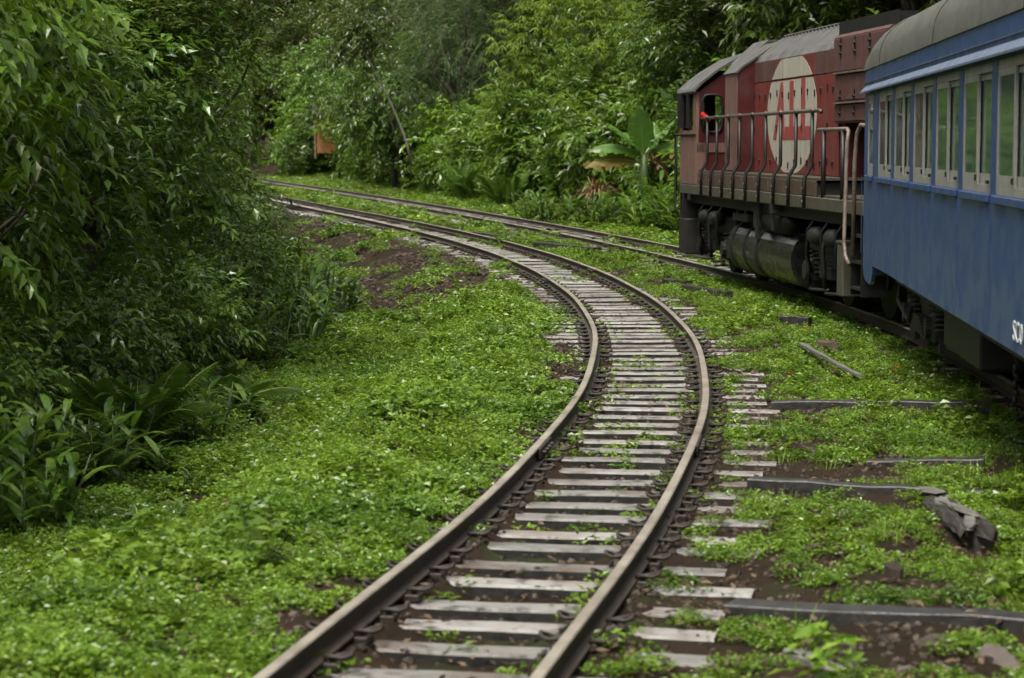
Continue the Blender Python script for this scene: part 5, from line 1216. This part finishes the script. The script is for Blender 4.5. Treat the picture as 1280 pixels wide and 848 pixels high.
# ------------------------------------------------------------------ timbers, stones and scrap on the right
def timber(name, p0, p1, W, H, mat, lab, cat='timber', top=.02, seed=0, tilt=0):
    p0, p1 = Vector((*p0, 0)), Vector((*p1, 0)); d = p1-p0; L = d.length; r = random.Random(seed); b = MB(); n = 9; ring = []
    for i in range(n):
        x = L*i/(n-1); e = .012; w0 = -W/2+r.uniform(-e, e); w1 = W/2+r.uniform(-e, e); t = r.uniform(-e, e)*.6; c = .007
        ring.append([(x, w0, -H), (x, w1, -H), (x, w1, -c+t), (x, w1-c, t), (x, w0+c, t), (x, w0, -c+t)])
    F = [(5, 4, 3, 2, 1, 0), tuple((n-1)*6+k for k in range(6))]
    for i in range(n-1):
        for k in range(6): F.append((i*6+k, i*6+(k+1) % 6, (i+1)*6+(k+1) % 6, (i+1)*6+k))
    b.add([p for q in ring for p in q], F)
    o = b.build(name, M[mat], None, loc=(p0.x, p0.y, top), label=lab, cat=cat); o.rotation_euler = (0, -tilt, math.atan2(d.y, d.x)); return o
def build_debris():
    timber('long_timber', (1.05, 10.2), (2.75, 9.35), .17, .22, 'dark_timber', 'long black wet timber lying across the bottom right corner', top=.03, seed=1, tilt=.055)
    timber('long_timber', (2.2, 18.15), (3.95, 17.7), .14, .16, 'dark_timber', 'dark timber sunk in the herbs, farthest from the camera on the right', top=.06, seed=2, tilt=.03)
    timber('long_timber', (2.45, 14.72), (3.2, 14.5), .13, .16, 'dark_timber', 'short dark timber half buried in the herbs on the right', top=.06, seed=3, tilt=.05)
    timber('long_timber', (1.55, 13.95), (3.05, 13.35), .12, .16, 'dark_timber', 'thin dark timber running right from the empty track', top=.055, seed=4)
    timber('long_timber', (.55, 46.2), (1.75, 43.9), .2, .2, 'dark_timber', 'dark switch timber between the two tracks, left of the locomotive', top=.15, seed=5)
    timber('rusty_block', (1.7, 43.7), (2.15, 42.6), .22, .2, 'rust', 'rusty block at the end of the switch timber', cat='block', top=.09, seed=6)
    timber('timber_stub', (2.45, 34.2), (2.75, 33.6), .16, .16, 'dark_timber', 'stub of dark timber in the herbs below the locomotive cab', top=.11, seed=7)
    timber('long_timber', (2.62, 33.0), (3.15, 31.2), .12, .16, 'dark_timber', 'dark timber edge in the herbs below the fuel tank', top=.1, seed=8)
    timber('switch_timber', (-.9, 52.2), (.35, 48.2), .16, .2, 'dark_timber', 'dark beam lying along the back of the empty track at the switch', cat='beam', top=.14, seed=9)
    timber('wooden_stick', (3.08, 22.9), (3.18, 19.7), .05, .03, 'grey_timber', 'thin pale stick lying on the herbs in front of the coach', cat='stick', top=.12, seed=10)
    timber('wooden_block', (3.28, 26.6), (3.66, 26.4), .14, .14, 'dark_timber', 'small dark wooden block in the herbs beside the locomotive', cat='block', top=.12, seed=11)
    timber('broken_board', (1.22, 9.25), (1.42, 8.75), .09, .03, 'grey_timber', 'broken grey board lying on bare soil below the long black timber', cat='board', top=.03, seed=12)
    # flat stones
    def stone(name, x, y, rx, ry, h, mat, lab, seed, z=0.0):
        r = random.Random(seed); b = MB(); n = 9; a = [2*math.pi*k/n + r.uniform(-.2, .2) for k in range(n)]; q = [r.uniform(.75, 1.15) for k in a]
        lo = [(rx*f*math.cos(t), ry*f*math.sin(t), 0) for t, f in zip(a, q)]; hi = [(rx*.9*f*math.cos(t), ry*.9*f*math.sin(t), h*r.uniform(.85, 1.1)) for t, f in zip(a, q)]
        b.add(lo+hi, [tuple(range(n-1, -1, -1)), tuple(range(n, 2*n))] + [(k, (k+1) % n, n+(k+1) % n, n+k) for k in range(n)])
        b.build(name, M[mat], None, loc=(x, y, gzf(x, y)+z), label=lab, cat='stone')
    stone('flat_stone', 3.42, 23.4, .14, .22, .11, 'stone', 'dark flat stone in the herbs near the pale stick', 1)
    stone('flat_stone', -.45, 40.6, .2, .5, .08, 'grey_timber', 'pale flat slab left of the empty track below the switch', 2)
    stone('flat_stone', 1.95, 10.9, .05, .12, .05, 'stone', 'small brown stone on the bare soil right of the track', 3)
    # rotten log with pale splintered top
    x0, y0 = 2.52, 12.9; log = empty('rotten_log', (x0, y0, gzf(x0, y0)), label='rotting split log with pale flakes on top, lying in the herbs on the right', cat='log')
    r = random.Random(8)
    def slab(cx, cy, cz, L, W, H, a, mat, name):
        """torn slab of rotten wood, ragged at both ends"""
        n = 12; V = []; m = 8
        for i in range(n):
            q = i/(n-1); e = .55+.45*math.sin(math.pi*min(1, max(0, q*1.1+.02)))**.5
            for k in range(m):
                t = 2*math.pi*k/m; ct, st_ = math.cos(t), math.sin(t)
                V.append((W*.5*e*math.copysign(abs(ct)**.5, ct)*r.uniform(.8, 1.12), -L*q + (r.uniform(-.09, .09) if i in (0, n-1) else r.uniform(-.015, .015)), H*.5*math.copysign(abs(st_)**.6, st_)*r.uniform(.75, 1.15)))
        b = MB(); b.add(V, [(i*m+k, i*m+(k+1) % m, (i+1)*m+(k+1) % m, (i+1)*m+k) for i in range(n-1) for k in range(m)] + [tuple(range(m-1, -1, -1)), tuple(range((n-1)*m, n*m))])
        o = b.build(name, M[mat], log); o.location = (cx, cy, cz); o.rotation_euler = (r.uniform(-.04, .04), r.uniform(-.15, .15), a)
    slab(0, 0, .035, 1.40, .17, .11, .03, 'rotten', 'wood'); slab(.05, -.35, .045, .95, .10, .10, .06, 'rotten', 'wood'); slab(-.03, -.5, .075, .75, .10, .05, -.04, 'rotten', 'wood')
    slab(-.03, .05, .09, .26, .15, .025, .2, 'grey_timber', 'flake'); slab(.0, -.34, .095, .30, .09, .02, -.1, 'grey_timber', 'flake'); slab(.0, -.62, .105, .36, .11, .022, .25, 'grey_timber', 'flake'); slab(.03, -1.0, .095, .3, .07, .02, -.2, 'grey_timber', 'flake')
    # scrap iron plates
    def plate(name, loc, rot, w, h, t, lab):
        b = MB(); n = 6; poly = [(-w/2+.06*(1-math.cos(a)), 0) for a in (0,)]
        poly = [(-w/2, -h*.25), (-w/2+.05, -h/2), (w/2-.02, -h/2), (w/2, h*.2), (w/2-.05, h/2), (-w/2+.08, h/2), (-w/2, h*.3)]
        b.prism(poly, 'z', 0, t); o = b.build(name, M['scrap'], None, loc=loc, label=lab, cat='metal plate'); o.rotation_euler = rot
        b = MB(); b.cyl((-w/2+.07, h*.12, -.001), (-w/2+.07, h*.12, t+.002), .014, 12); b.cyl((w/2-.07, h*.22, -.001), (w/2-.07, h*.22, t+.002), .012, 12); b.build('bolt_hole', M['dark'], o)
    M['scrap'] = mat_simple('brown_grey_scrap_iron', (.12, .095, .085), .45, .2, .4, 14, .2)
    plate('scrap_plate', (1.76, 8.72, .03), (.22, .03, .05), .34, .2, .012, 'flat brown iron plate with bolt holes lying at the bottom right')
    plate('scrap_plate', (1.82, 9.12, .02), (1.2, .1, .35), .2, .2, .014, 'brown iron plate leaning against the long black timber')
    plate('scrap_plate', (2.02, 8.85, .02), (1.1, .5, -1.0), .24, .2, .014, 'dark iron plate standing on edge beside the flat brown plate')
    b = MB(); b.smooth = True; b.tube([(0, 0, 0), (.2, .05, .015), (.5, .07, .02), (.9, .2, .03)], [.012, .013, .012, .008], 6); b.build('fallen_branch', M['bark'], None, loc=(1.95, 8.42, .03), label='thin fallen branch at the bottom right corner', cat='branch')
    # fallen red flowers
    b = MB()
    for k in range(5):
        a = 1.2566*k; c, s = math.cos(a), math.sin(a); b.add([(0, 0, .01), (.018*c-.009*s, .018*s+.009*c, .016), (.032*c, .032*s, .01), (.018*c+.009*s, .018*s-.009*c, .016)], [(0, 1, 2, 3)])
    me = b.mesh('red_flower', M['petal'])
    for x, y in [(3.55, 19.9), (3.62, 20.2), (3.02, 26.9), (2.57, 20.8), (2.58, 20.0), (3.5, 27.3), (3.32, 24.3), (2.9, 36.3)]:
        ob('red_flower', me, None, loc=(x, y, gzf(x, y)+.13), rz=rp.random()*6, label='fallen red flower on the herbs between the two tracks', cat='flower', group='fallen red flowers')
build_debris()
